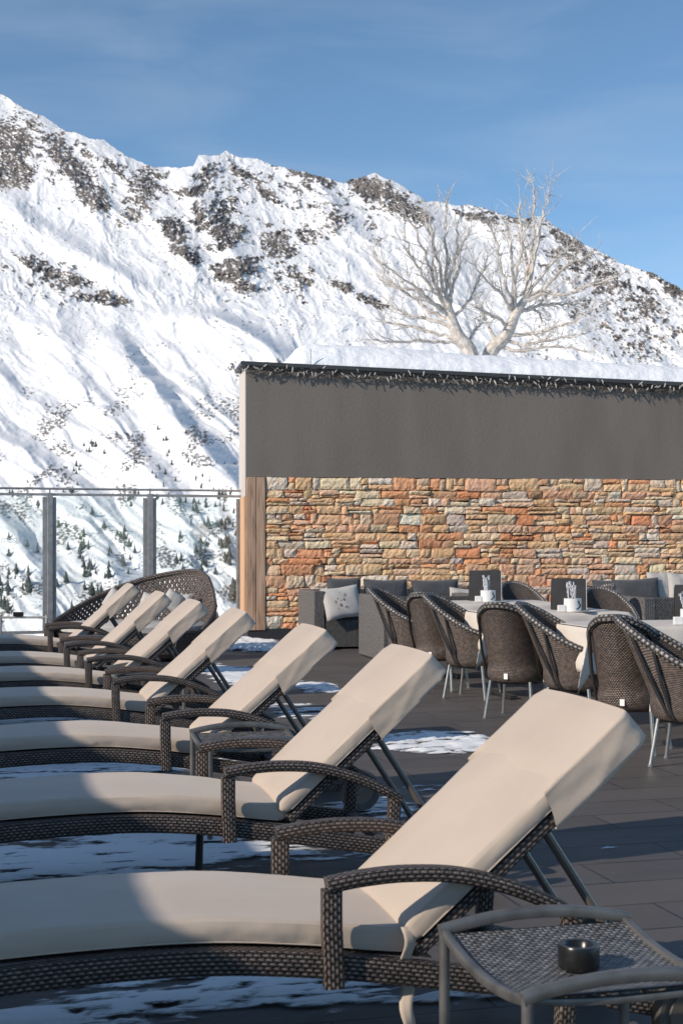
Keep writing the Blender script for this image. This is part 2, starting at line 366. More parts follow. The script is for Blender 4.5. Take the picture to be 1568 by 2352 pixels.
# conifers on the lower slope
random.seed(11)
M_FIR = mat('conifer_needles', (.070,.085,.078), .9, noise=(1.2, 4, (.13,.145,.13), .35, .7))
def fir(seed):
    rnd = random.Random(seed); b = MB()
    b.tube([(0,0,-.6), (0,0,1.0)], .12, 5)
    n = 6
    for k in range(n):
        z0 = .45 + k*.75; r = (1.35 - k*.2) * rnd.uniform(.85, 1.15); h = 1.5
        ring = []
        for j in range(11):
            a = 2*math.pi*j/11 + rnd.uniform(-.2, .2); rr = r * rnd.uniform(.62, 1.12)
            ring.append((rr*math.cos(a), rr*math.sin(a), z0 + rnd.uniform(-.25, .1)))
        top = (rnd.uniform(-.06,.06), rnd.uniform(-.06,.06), z0 + h)
        vs = ring + [top, (0, 0, z0 + .3)]
        b.add(vs, [(j, (j+1) % 11, 11) for j in range(11)] + [((j+1) % 11, j, 12) for j in range(11)])
    return b
fir_me = []
for s_ in range(5):
    o = fir(s_).build('conifer', M_FIR, smooth=0); fir_me.append(o.data); bpy.data.objects.remove(o)
def spot(x, y):
    i = int(round((x + 330) / 2230 * (nx-1))); t = (y - 1520) / (rid[i] - 1520); j = int(round(t*(ny-1)))
    return Vector((PX[i, j], PY[i, j], PZ[i, j]))
cand = []
def dens(x, y):
    d = .16
    d += 1.3*math.exp(-((y - (1010 + (x-380)*1.55))/80)**2) * (x > 300)         # tongue of forest beside the building
    d += .9*math.exp(-((x-230)/70)**2 - ((y-1290)/60)**2) + .75*math.exp(-((x-20)/45)**2 - ((y-1330)/90)**2)
    d += .55*math.exp(-((x-330)/60)**2 - ((y-1060)/45)**2) + .5*math.exp(-((x-480)/50)**2 - ((y-1330)/70)**2)
    return d
while len(cand) < 290:
    x = random.uniform(-40, 560); y = random.uniform(985, 1455)
    if y < 1110 and x > 552: continue
    n_ = .6 + .8*float(fbm(np.array([x/40.]), np.array([y/28.]), 2, 5)[0])
    if random.random() < dens(x, y) * n_ * (.55 if y < 1110 else 1):
        cand.append((x, y))
        for _ in range(random.choice([0, 0, 1, 2, 4])): cand.append((x + random.gauss(4, 11), min(1458, y + random.gauss(0, 8))))
for k, (x, y) in enumerate(cand):
    p = spot(x, y); o = bpy.data.objects.new('conifer', fir_me[k % 5]); COL.objects.link(o)
    o.location = p; hpx = random.uniform(8, 16) + 17*max(0, (y-1110)/330)**.8 * random.uniform(.3, 1.3)
    sc = hpx * p.y / F / 5.6; kx = random.uniform(1.0, 1.5); o.scale = (sc*kx, sc*kx*random.uniform(.85, 1.15), sc); o.rotation_euler = (0, 0, random.uniform(0, 6.28))
    tag(o, 'small dark conifer standing on the snowy slope left of the building', 'tree', 'conifers scattered over the lower slope')

# ------------------------------------------------------------------ terrace floor
def floor_mat():
    m = bpy.data.materials.new('terrace_tiles'); m.use_nodes = True; N = m.node_tree.nodes; K = m.node_tree.links
    p = N['Principled BSDF']; tcn = N.new('ShaderNodeTexCoord'); mpn = N.new('ShaderNodeMapping'); mpn.inputs['Rotation'].default_value = (0, 0, -TH)
    K.new(tcn.outputs['Object'], mpn.inputs[0])
    b = N.new('ShaderNodeTexBrick'); b.offset = .5; b.inputs['Scale'].default_value = 1; b.inputs['Brick Width'].default_value = 1.0; b.inputs['Row Height'].default_value = .33
    b.inputs['Mortar Size'].default_value = .006; b.inputs['Mortar Smooth'].default_value = .2
    b.inputs['Color1'].default_value = (.112,.099,.093,1); b.inputs['Color2'].default_value = (.082,.074,.071,1); b.inputs['Mortar'].default_value = (.012,.012,.012,1)
    K.new(mpn.outputs[0], b.inputs['Vector'])
    def noise(sc, det, vec=mpn.outputs[0], rough=.5):
        s_ = N.new('ShaderNodeMapping'); s_.inputs['Scale'].default_value = sc; K.new(vec, s_.inputs[0])
        n = N.new('ShaderNodeTexNoise'); n.inputs['Scale'].default_value = 1; n.inputs['Detail'].default_value = det; n.inputs['Roughness'].default_value = rough; K.new(s_.outputs[0], n.inputs['Vector']); return n.outputs[0]
    def rng(v, a, b_, c=0, d=1):
        q = N.new('ShaderNodeMapRange'); q.inputs[1].default_value = a; q.inputs[2].default_value = b_; q.inputs[3].default_value = c; q.inputs[4].default_value = d; K.new(v, q.inputs[0]); return q.outputs[0]
    def mix(f, a, c2, t='MIX'):
        q = N.new('ShaderNodeMixRGB'); q.blend_type = t
        if isinstance(f, float): q.inputs[0].default_value = f
        else: K.new(f, q.inputs[0])
        K.new(a, q.inputs[1])
        if isinstance(c2, tuple): q.inputs[2].default_value = c2
        else: K.new(c2, q.inputs[2])
        return q.outputs[0]
    grain = noise((3, 60, 1), 4); c = mix(rng(grain, .35, .7, 0, .5), b.outputs['Color'], (.125,.112,.102,1))
    st = noise((1.2, 2.5, 1), 6); c = mix(rng(st, .45, .75, 0, .5), c, (.135,.122,.115,1))
    sp_ = noise((120, 120, 1), 1); c = mix(rng(sp_, .74, .80, 0, .8), c, (.4,.4,.42,1))
    K.new(c, p.inputs['Base Color']); K.new(rng(st, .3, .7, .45, .7), p.inputs['Roughness']); p.inputs['Specular IOR Level'].default_value = .28
    bp = N.new('ShaderNodeBump'); bp.inputs['Strength'].default_value = .35; bp.inputs['Distance'].default_value = .004
    q = N.new('ShaderNodeMath'); q.operation = 'SUBTRACT'; K.new(grain, q.inputs[0]); K.new(b.outputs['Fac'], q.inputs[1]); K.new(q.outputs[0], bp.inputs['Height']); K.new(bp.outputs[0], p.inputs['Normal'])
    return m
M_FLOOR = floor_mat()
WD = Vector((.988, .156, 0)).normalized(); WN = Vector((.156, -.988, 0)).normalized()    # wall direction, its normal towards the camera
g = MB()
a0 = Vector((-1.41, 20.5, 0)) - WD*12; a1 = a0 + WD*32
vs = [(-14,-14,0),(16,-14,0),(a1.x,a1.y,0),(a0.x,a0.y,0)]; vs = vs + [(x, y, -50) for x, y, z in vs]
g.add(vs, [(0,1,2,3),(4,5,1,0),(5,6,2,1),(6,7,3,2),(7,4,0,3)])
tag(g.build('terrace_floor', M_FLOOR, smooth=0), 'dark grey tiled terrace floor', 'floor', kind='structure')

# snow lying on the tiles (thin drifts, streaked along the tile rows)
EL = [ # centre pixel x,y, half width px, half height px, strength, thickness
 (200,1965,560,62,1.0,.010),(640,1975,160,30,.50,.010),(830,1965,70,16,.35,.01),(330,2300,760,75,.95,.012),(1100,2290,240,24,.6,.012),(100,1770,420,36,1.05,.010),(0,1655,420,14,.9,.010),
 (1000,1712,170,20,.95,.022),(980,1690,150,9,.75,.010),(560,1555,80,26,.9,.016),(720,1578,70,13,.85,.016),(690,1635,80,22,.8,.012),(560,1483,75,14,1.25,.06),(600,1620,80,12,.8,.012),(960,1812,80,9,.8,.012),(870,1850,90,28,.55,.010),(640,1700,60,10,.5,.01),(760,1870,60,14,.6,.01),(1400,1950,40,3,.7,.01)]
m = bpy.data.materials.new('streaked_snow'); m.use_nodes = True; N = m.node_tree.nodes; K = m.node_tree.links; p = N['Principled BSDF']
p.inputs['Base Color'].default_value = (.88,.89,.91,1); p.inputs['Roughness'].default_value = .8; p.inputs['Specular IOR Level'].default_value = .2
t = N.new('ShaderNodeTexCoord'); ma = N.new('ShaderNodeMapping'); ma.inputs['Rotation'].default_value = (0,0,-TH); K.new(t.outputs['Object'], ma.inputs[0])
mb_ = N.new('ShaderNodeMapping'); mb_.inputs['Scale'].default_value = (4, 20, 1); K.new(ma.outputs[0], mb_.inputs[0])
n = N.new('ShaderNodeTexNoise'); n.inputs['Scale'].default_value = 1; n.inputs['Detail'].default_value = 9; n.inputs['Roughness'].default_value = .68; n.inputs['Distortion'].default_value = .5; K.new(mb_.outputs[0], n.inputs['Vector'])
th_ = N.new('ShaderNodeAttribute'); th_.attribute_name = 'cover'
ad = N.new('ShaderNodeMath'); ad.operation = 'ADD'; K.new(n.outputs[0], ad.inputs[0]); K.new(th_.outputs['Fac'], ad.inputs[1])
r = N.new('ShaderNodeMapRange'); r.inputs[1].default_value = .50; r.inputs[2].default_value = .64; r.inputs[3].default_value = .0; K.new(ad.outputs[0], r.inputs[0])
tr = N.new('ShaderNodeBsdfTransparent'); mxs = N.new('ShaderNodeMixShader'); K.new(r.outputs[0], mxs.inputs[0]); K.new(tr.outputs[0], mxs.inputs[1]); K.new(p.outputs[0], mxs.inputs[2]); K.new(mxs.outputs[0], N['Material Output'].inputs[0])
bp = N.new('ShaderNodeBump'); bp.inputs['Strength'].default_value = .6; bp.inputs['Distance'].default_value = .02; K.new(n.outputs[0], bp.inputs['Height']); K.new(bp.outputs[0], p.inputs['Normal'])
M_FROST = m
def snow_floor():
    st = .022; us = np.arange(-4.5, 6.5, st*1.3); vs_ = np.arange(3.2, 20.2, st*1.0)
    uu, vv = np.meshgrid(us, vs_, indexing='ij')
    X = uu*U.x + vv*V.x; Y = uu*U.y + vv*V.y
    px = CX + X/np.maximum(Y, .5)*F; py = HZ + H*F/np.maximum(Y, .5)
    d = np.full(X.shape, -1.0); th = np.zeros(X.shape)
    for cx_, cy_, rx, ry, s_, t_ in EL:
        c = gp(cx_, cy_); sx = rx/F*c.y; sy = abs(gp(cx_, cy_-ry).y - gp(cx_, cy_+ry).y)/2
        du = (X-c.x)*U.x + (Y-c.y)*U.y; dv = (X-c.x)*V.x + (Y-c.y)*V.y
        e = s_*(1 - ((du/sx)**2 + (dv/sy)**2)) ; e = np.maximum(e, -1)
        th = np.where(e > d, t_, th); d = np.maximum(d, e)
    n = fbm(uu/.50, vv/.15, 6, 301, .74)*2.1 + fbm(uu/1.6, vv/.7, 2, 310)*.8
    joint = np.minimum(np.abs((vv/.33) % 1), 1-np.abs((vv/.33) % 1))
    n = n - .35*np.exp(-(joint/.045)**2)
    f = np.minimum(d, .55)*1.15 + n - .12
    hh = np.clip(f*1.6, -1, 1) * th * (1 + .5*fbm(uu/.1, vv/.06, 3, 320))
    keep = f > 0
    m = len(vs_); k4 = keep[:-1, :-1] | keep[1:, :-1] | keep[1:, 1:] | keep[:-1, 1:]
    ij = np.argwhere(k4); used = np.full(X.size, -1, int); fs = []
    q = np.stack([ij[:,0]*m+ij[:,1], (ij[:,0]+1)*m+ij[:,1], (ij[:,0]+1)*m+ij[:,1]+1, ij[:,0]*m+ij[:,1]+1], 1)
    ids = np.unique(q); used[ids] = np.arange(len(ids)); q = used[q]
    zz = np.where(keep, .004 + np.maximum(hh, 0), .0035)
    co = np.stack([X.ravel()[ids], Y.ravel()[ids], zz.ravel()[ids]], 1)
    me = bpy.data.meshes.new('snow'); me.from_pydata(co.tolist(), [], q.tolist()); me.update(); me.shade_smooth()
    ca = me.attributes.new('cover', 'FLOAT', 'POINT'); ca.data.foreach_set('value', np.clip(f.ravel()[ids]*.34 - .03 + np.where(th.ravel()[ids] > .014, .10, 0), -.2, .8).astype(np.float32))
    me.materials.append(M_FROST); o = bpy.data.objects.new('snow', me); COL.objects.link(o)
    tag(o, 'thin wind blown snow lying in streaks on the dark terrace tiles', 'snow', kind='stuff')
snow_floor()

# ------------------------------------------------------------------ stone clad building at the back
W0 = at(565, 1240, 19.7); W0.z = 0                        # left front corner of the stone face
def wp(t, d, z): p = W0 + WD*t - WN*d; return Vector((p.x, p.y, z))   # t along the wall, d into the wall
LEN = 11.0; ZB, ZT = .15, 2.235                            # stone from, to
def ztop(t): return 3.76 - .18*t/6.3
bld = empty('stone_clad_building', W0); tag(bld, 'building with rust coloured stone wall, grey plaster fascia and snowy roof', 'building')
bld_l = []
def bpart(b, name, m, **k):
    b.v = [tuple(Vector(p) - W0) for p in b.v]; o = b.build(name, m, bld, **k); return o
def wbox(b, t0, t1, d0, d1, z0, z1, slope=False):
    z1a, z1b = (z1, z1) if not slope else (z1(t0), z1(t1))
    z0a, z0b = (z0, z0) if not callable(z0) else (z0(t0), z0(t1))
    v = [wp(t0,d0,z0a), wp(t1,d0,z0b), wp(t1,d1,z0b), wp(t0,d1,z0a), wp(t0,d0,z1a), wp(t1,d0,z1b), wp(t1,d1,z1b), wp(t0,d1,z1a)]
    b.add(v, [(0,3,2,1),(4,5,6,7),(0,1,5,4),(1,2,6,5),(2,3,7,6),(3,0,4,7)])
M_PLAST = mat('grey_plaster', (.20,.175,.156), .85, spec=.2, noise=((2.6,2.6,.55), 6, (.178,.154,.136), .38, .66), bump=((30,30,30), 5, .35, .01))
M_PINK = mat('pale_render', (.60,.53,.48), .85, bump=(40, 4, .3, .01))
M_COPE = mat('dark_coping', (.06,.06,.063), .45, metal=.3, noise=(3, 3, (.08,.08,.083), .4, .7))
M_PLIN = mat('dark_plinth', (.03,.032,.04), .6)
b = MB(); wbox(b, 0, LEN, 0, .95, ZT, ztop, True); bpart(b, 'fascia', M_PLAST, smooth=0)
b = MB(); wbox(b, -.012, -.001, .0, .98, 1.97, lambda t: 3.72, True); bpart(b, 'end_panel', M_PINK, smooth=0)
b = MB(); wbox(b, -.07, LEN, -.05, 1.0, lambda t: ztop(t)+.002, lambda t: ztop(t)+.055, True); bpart(b, 'coping', M_COPE, smooth=0)
b = MB(); wbox(b, .02, LEN, .06, .9, 0, ZT-.002); wbox(b, 1.9, LEN, .95, 9, 0, lambda t: ztop(t)-.1, True); bpart(b, 'wall', M_PLIN, smooth=0)
b = MB(); wbox(b, .02, LEN, -.01, .055, 0, ZB-.003); bpart(b, 'plinth', M_PLIN, smooth=0)
# timber corner
def wood_mat(name, c1, c2, c3):
    m = bpy.data.materials.new(name); m.use_nodes = True; N = m.node_tree.nodes; K = m.node_tree.links; p = N['Principled BSDF']; p.inputs['Roughness'].default_value = .75
    t = N.new('ShaderNodeTexCoord'); mp_ = N.new('ShaderNodeMapping'); mp_.inputs['Scale'].default_value = (22, 22, 1.6); K.new(t.outputs['Object'], mp_.inputs[0])
    n = N.new('ShaderNodeTexNoise'); n.inputs['Scale'].default_value = 1; n.inputs['Detail'].default_value = 8; n.inputs['Roughness'].default_value = .65; n.inputs['Distortion'].default_value = .8; K.new(mp_.outputs[0], n.inputs['Vector'])
    r = N.new('ShaderNodeValToRGB'); r.color_ramp.elements[0].position = .3; r.color_ramp.elements[0].color = (*c1, 1); r.color_ramp.elements[1].position = .72; r.color_ramp.elements[1].color = (*c3, 1)
    e = r.color_ramp.elements.new(.5); e.color = (*c2, 1); K.new(n.outputs[0], r.inputs[0]); K.new(r.outputs[0], p.inputs['Base Color'])
    bp = N.new('ShaderNodeBump'); bp.inputs['Strength'].default_value = .7; bp.inputs['Distance'].default_value = .01; K.new(n.outputs[0], bp.inputs['Height']); K.new(bp.outputs[0], p.inputs['Normal'])
    return m
M_WOOD = wood_mat('weathered_timber', (.16,.095,.06), (.44,.28,.19), (.58,.41,.29)); M_WOODL = wood_mat('sunlit_timber', (.50,.28,.15), (.70,.43,.26), (.78,.52,.34))  # side timber is a brighter copy, sunlight painted into its colour
b = MB(); wbox(b, .005, .135, -.03, .05, .13, ZT-.004); wbox(b, .139, .265, -.026, .05, .13, ZT-.006); bpart(b, 'timber_post', M_WOOD, smooth=0, bevel=.006)
b = MB(); wbox(b, -.03, .002, .0, .6, .13, 1.965); bpart(b, 'timber_side', M_WOODL, smooth=0, bevel=.004)
# stones
def stone_wall():
    rnd = random.Random(5); vs = []; fs = []; cols = []
    pal = [((.82,.42,.22),3.5),((.86,.58,.33),7),((.88,.69,.46),6),((.82,.70,.55),2.5),((.76,.56,.38),3),((.90,.78,.62),2.5),((.84,.52,.33),4),((.56,.34,.21),.8),((.76,.33,.17),1.4),((.72,.63,.52),1)]
    def stone(t0, t1, z0, z1):
        c = rnd.choices([p[0] for p in pal], [p[1] for p in pal])[0]; k = rnd.uniform(.85, 1.12); c = [min(.88, a*k*rnd.uniform(.97, 1.03)*t_) for a, t_ in zip(c, (1.02, .965, .98))]
        n, m = max(3, int((t1-t0)/.035)), max(3, int((z1-z0)/.035)); dep = rnd.uniform(-.016, .009)
        sx_, sz_ = rnd.uniform(-.04, .04), rnd.uniform(-.05, .05); g_ = .0035; b0 = len(vs)
        j4 = [rnd.uniform(-.009, .009) for _ in range(8)]
        for i in range(n+1):
            for j in range(m+1):
                a, e = i/n, j/m
                tL = t0 + g_ + (j4[0]*(1-e) + j4[1]*e); tR = t1 - g_ + (j4[2]*(1-e) + j4[3]*e)
                zL = z0 + g_ + (j4[4]*(1-a) + j4[5]*a); zR = z1 - g_ + (j4[6]*(1-a) + j4[7]*a)
                t = tL + (tR-tL)*a; z = zL + (zR-zL)*e
                edge = min(i, n-i, 1) * min(j, m-j, 1)
                if edge == 0: t += rnd.uniform(-.004, .004); z += rnd.uniform(-.004, .004)
                d = dep + (sx_*(a-.5) + sz_*(e-.5))*.6 + rnd.uniform(-.0055, .0055) - (0 if edge else -.012) - .012
                d = d if edge else d
                p = wp(t, d + .0, z); vs.append(p - W0)
        for i in range(n):
            for j in range(m): fs.append((b0+i*(m+1)+j, b0+(i+1)*(m+1)+j, b0+(i+1)*(m+1)+j+1, b0+i*(m+1)+j+1)); cols.append(c)
        # sides back into the wall
        ring = [(i, 0) for i in range(n)] + [(n, j) for j in range(m)] + [(i, m) for i in range(n, 0, -1)] + [(0, j) for j in range(m, 0, -1)]
        b1 = len(vs)
        for i, j in ring: vs.append(vs[b0+i*(m+1)+j] - WN*.06)
        for k in range(len(ring)):
            i, j = ring[k]; i2, j2 = ring[(k+1) % len(ring)]
            fs.append((b0+i2*(m+1)+j2, b0+i*(m+1)+j, b1+k, b1+(k+1) % len(ring))); cols.append([a*.8 for a in c])
    z = ZB
    while z < ZT - .01:
        h = rnd.choice([.09,.11,.13,.15,.17]);
        if z + h > ZT - .07: h = ZT - z
        t = .27 + rnd.uniform(-.0, .0)
        while t < LEN:
            w_ = rnd.choice([.10,.16,.22,.28,.34,.40]) * rnd.uniform(.85, 1.15); r_ = rnd.random()
            if h > .10 and r_ < .42:
                s_ = rnd.uniform(.35, .65)*h; k = rnd.random()
                stone(t, t+w_, z, z+s_)
                if k < .45 and w_ > .16: q_ = rnd.uniform(.35,.65)*w_; stone(t, t+q_, z+s_, z+h); stone(t+q_, t+w_, z+s_, z+h)
                else: stone(t, t+w_, z+s_, z+h)
            else: stone(t, t+w_, z, z+h)
            t += w_
        z += h
    me = bpy.data.meshes.new('stone_cladding'); me.from_pydata([tuple(p) for p in vs], [], fs)
    ca = me.color_attributes.new('stone', 'FLOAT_COLOR', 'CORNER'); arr = []
    for f, c in zip(fs, cols): arr += [c[0], c[1], c[2], 1] * len(f)
    ca.data.foreach_set('color', arr); me.update()
    m = bpy.data.materials.new('rust_stone'); m.use_nodes = True; N = m.node_tree.nodes; K = m.node_tree.links; p = N['Principled BSDF']; p.inputs['Roughness'].default_value = .85; p.inputs['Specular IOR Level'].default_value = .2
    a = N.new('ShaderNodeAttribute'); a.attribute_name = 'stone'; t = N.new('ShaderNodeTexCoord')
    n = N.new('ShaderNodeTexNoise'); n.inputs['Scale'].default_value = 14; n.inputs['Detail'].default_value = 6; n.inputs['Roughness'].default_value = .65; K.new(t.outputs['Object'], n.inputs['Vector'])
    r = N.new('ShaderNodeMapRange'); r.inputs[1].default_value = .42; r.inputs[2].default_value = .70; r.inputs[4].default_value = .5; K.new(n.outputs[0], r.inputs[0])
    x = N.new('ShaderNodeMixRGB'); K.new(r.outputs[0], x.inputs[0]); K.new(a.outputs['Color'], x.inputs[1]); x.inputs[2].default_value = (.66,.33,.15,1)
    n2 = N.new('ShaderNodeTexNoise'); n2.inputs['Scale'].default_value = 45; n2.inputs['Detail'].default_value = 4; K.new(t.outputs['Object'], n2.inputs['Vector'])
    r2 = N.new('ShaderNodeMapRange'); r2.inputs[1].default_value = .3; r2.inputs[2].default_value = .7; r2.inputs[3].default_value = .75; r2.inputs[4].default_value = 1.15; K.new(n2.outputs[0], r2.inputs[0])
    y = N.new('ShaderNodeVectorMath'); y.operation = 'SCALE'; K.new(x.outputs[0], y.inputs[0]); K.new(r2.outputs[0], y.inputs['Scale']); K.new(y.outputs[0], p.inputs['Base Color'])
    bp = N.new('ShaderNodeBump'); bp.inputs['Strength'].default_value = .6; bp.inputs['Distance'].default_value = .015; K.new(n2.outputs[0], bp.inputs['Height']); K.new(bp.outputs[0], p.inputs['Normal'])
    me.materials.append(m); o = bpy.data.objects.new('stone_cladding', me); COL.objects.link(o); o.parent = bld
stone_wall()
# snow on the roof
TOPL = [(645,838),(655,815),(680,800),(720,795),(800,798),(900,805),(1050,817),(1200,828),(1400,838),(1568,850),(1800,862),(2400,880)]
def roof_snow():
    n, m = 260, 40; P = []
    for i in range(n+1):
        t = .62 + (LEN - .7)*i/n; row = []
        p0 = wp(t, 1.2, 0); px = CX + p0.x/p0.y*F; zt = H + (HZ - interp(TOPL, px))/F*p0.y
        for j in range(m+1):
            a = j/m; d = .25 + 7*a**1.6; zb = ztop(t) + .02
            k = min(1, math.sqrt(max(0, 1-(1-min(1, (d-.25)/.85))**2))) if d < 1.1 else 1
            k *= 1 if i > 8 else math.sqrt(max(0, 1-(1-i/8)**2))
            row.append([t, d, zb - .03, (zt - zb + .03)*k])
        P.append(row)
    A = np.array(P); nn = fbm(A[...,0]/.5, A[...,1]/.35, 4, 400)*.05 + fbm(A[...,0]/.14, A[...,1]/.12, 3, 410)*.018
    dim = np.exp(-((A[...,1]-.42)/.12)**2) * sstep(.7,1.1,A[...,0])*(1-sstep(2.3,3.0,A[...,0])) * sstep(-.1,.3,perlin(A[...,0]*4.2, A[...,0]*0+.5, 8)) * -.03
    Z = A[...,2] + A[...,3] + (nn + dim)*np.minimum(1, A[...,3]/.15)
    b = MB(); b.grid([[wp(A[i,j,0], A[i,j,1], Z[i,j]) for j in range(m+1)] for i in range(n+1)])
    bpart(b, 'roof_snow', M_SNOW, smooth=180)
roof_snow()
b = MB(); p = wp(.93, .25, ztop(.9)); b.tube([p, p+Vector((0,0,.3))], .006, 6); b.lathe([(0,.0),(.05,0),(.04,.05),(.0,.06)], p, 10); bpart(b, 'lightning_rod', M_GALV)

# fairy lights hanging under the coping
sl_ = empty('fairy_light_string', wp(0, -.06, ztop(0))); tag(sl_, 'tangled string of unlit fairy lights under the dark roof edge', 'fairy lights')
O_ = Vector(sl_.location); rnd = random.Random(3); b = MB()
for pas in range(3):
    path = []; t = -.1
    while t < LEN - .5:
        path.append(wp(t, -.065 + rnd.uniform(-.03, .02), ztop(t) - .03 + rnd.uniform(-.035, .03) - .02*pas) - O_); t += rnd.uniform(.03, .07)
    b.tube(path, .0045, 4)
b.build('cable', M_DMET, sl_)
b = MB(); rnd = random.Random(4)
for k in range(620):
    t = rnd.uniform(-.1, 7.5); p = wp(t, -.06, ztop(t) - rnd.uniform(.01, .09)) - O_; a = rnd.uniform(-1, 1); l = rnd.uniform(.04, .12)
    q = p + WD*a*l + Vector((0,0,-l*rnd.uniform(-.5, .9))) + WN*rnd.uniform(-.0, .05); b.tube([p, (p+q)/2 + Vector((0,0,.01)), q], .004, 4)
tag(b.build('cable_tangle', M_DMET, sl_), kind='stuff')
M_BULB = mat('clear_bulb', (.48,.45,.42), .3)
b = MB(); b.tube([(0,0,0),(0.004,0,-.02),(0,0,-.038)], [.006,.0075,.003], 6); bulb_me = None
for k in range(100):
    t = -.05 + k*.068 + rnd.uniform(-.02, .02); p = wp(t, -.085, ztop(t) - .01 + rnd.uniform(-.075, .05)) - O_
    if bulb_me is None: o = b.build('bulb', M_BULB, sl_); bulb_me = o.data
    else: o = bpy.data.objects.new('bulb', bulb_me); COL.objects.link(o); o.parent = sl_
    o.location = p; o.rotation_euler = (rnd.uniform(-.5, .5), rnd.uniform(-1.1, 1.1), 0); o.scale = (1.35, 1.35, rnd.uniform(1.1, 2.2))

# ------------------------------------------------------------------ frosted bare trees on the roof
M_BARK = mat('frosted_bark', (.50,.435,.37), .4, spec=.7, noise=((12,12,12), 4, (.70,.645,.585), .42, .62), bump=((40,40,40), 4, .8, .02))
def c7(cx, cy): return (784 + .4444*cx, 392 + .4444*cy)
def bare_tree(trunk, limbs, seed, Y0, label):
    rnd = random.Random(seed); base = at(*c7(*trunk[0]), Y0); root = empty('bare_tree', (base.x, base.y, 3.55)); tag(root, label, 'tree', 'frosted bare trees above the roof')
    O = Vector(root.location); tb = MB(); cb = MB()
    tp = [Vector((base.x, base.y, 3.55)) - O] + [at(*c7(*q), Y0) - O for q in trunk]
    tp = smooth_path(tp, 5); n = len(tp); tb.tube(tp, [.155 - .10*i/n for i in range(n)], 9)
    def twig(p, d, l, r, dep):
        k = max(3, int(l/.09)); pts = [p.copy()]; dd = d.copy()
        for i in range(k):
            dd = (dd + Vector((rnd.uniform(-.28,.28), rnd.uniform(-.28,.28), rnd.uniform(-.2,.30)))).normalized(); pts.append(pts[-1] + dd*l/k)
        cb.tube(pts, [r*(1-.75*i/k) for i in range(k+1)], 4, cap=False)
        if dep > 0:
            for q in range(rnd.randint(2, 4)):
                i = rnd.randint(1, k); e = (dd + Vector((rnd.uniform(-.9,.9), rnd.uniform(-.7,.7), rnd.uniform(-.4,.9)))).normalized()
                twig(pts[i], e, l*rnd.uniform(.35, .65), r*.6, dep-1)
    for lb in limbs:
        yo = rnd.uniform(-.9, .9); pts = []
        for i, q in enumerate(lb): pts.append(at(*c7(*q), Y0 + yo*i/len(lb)) - O)
        pts = smooth_path(pts, 6); L_ = len(pts)
        for i in range(2, L_): pts[i] = pts[i] + Vector((rnd.uniform(-.025,.025), rnd.uniform(-.03,.03), rnd.uniform(-.02,.02)))
        r0 = .031 if len(lb) > 2 else .022
        cb.tube(pts, [r0*(1-.72*i/L_)+.003 for i in range(L_)], 6)
        for i in range(4, L_):
            for _ in range(1 if rnd.random() < .55 else 2):
                t = (pts[i] - pts[i-1]).normalized(); d = (t + Vector((rnd.uniform(-.75,.75), rnd.uniform(-.7,.7), rnd.uniform(-.45,.7)))).normalized()
                twig(pts[i], d, rnd.uniform(.14, .48), .0085, 1)
    tb.build('trunk', M_BARK, root); cb.build('crown', M_BARK, root)
bare_tree([(670,960),(600,850),(560,740),(545,680)],
 [[(560,740),(480,560),(430,420),(350,250)],[(545,690),(540,480),(535,300),(540,150)],[(545,680),(590,560),(620,400),(660,320)],[(560,740),(480,700),(350,580),(200,480)],[(575,760),(650,680),(700,590),(740,480)],
  [(610,890),(450,880),(300,880),(170,880)],[(600,870),(480,840),(330,800),(200,780)],[(580,820),(430,760),(320,740),(230,680)],[(560,740),(470,680),(400,620),(270,590),(165,430)],[(550,700),(500,600),(470,450),(460,250)],[(650,900),(690,830),(720,790)],
  [(575,780),(470,730),(340,640),(200,560)],[(545,690),(510,520),(480,400),(440,260)],[(560,720),(560,560),(590,420),(600,260)],[(560,720),(460,600),(380,480),(330,350)]], 21, 24.0, 'frosted bare tree leaning left, left one of the two above the roof')
bare_tree([(760,965),(850,850),(900,740),(950,660)],
 [[(890,760),(880,560),(870,400),(860,300)],[(940,680),(960,500),(930,350),(915,180)],[(950,660),(985,400),(990,240),(995,80)],[(950,660),(1010,380),(1040,230),(1080,110)],[(950,660),(1060,600),(1150,500),(1300,430)],[(930,690),(1040,640),(1170,640),(1250,600),(1400,560)],
  [(850,850),(1000,840),(1130,800),(1260,750)],[(830,870),(950,900),(1100,870),(1250,850)],[(810,900),(920,930),(1080,910),(1270,930)],[(870,810),(760,740),(690,700)],[(950,660),(1080,480),(1190,390)],[(800,900),(760,800),(720,740)],[(880,740),(830,640),(760,580),(680,480)],[(910,730),(1000,720),(1030,770)],
  [(900,740),(840,560),(810,420),(780,320)],[(900,740),(1010,700),(1100,690),(1210,690)],[(900,740),(900,560),(930,420),(945,260)]], 22, 24.3, 'frosted bare tree with tall tips, right one of the two above the roof')

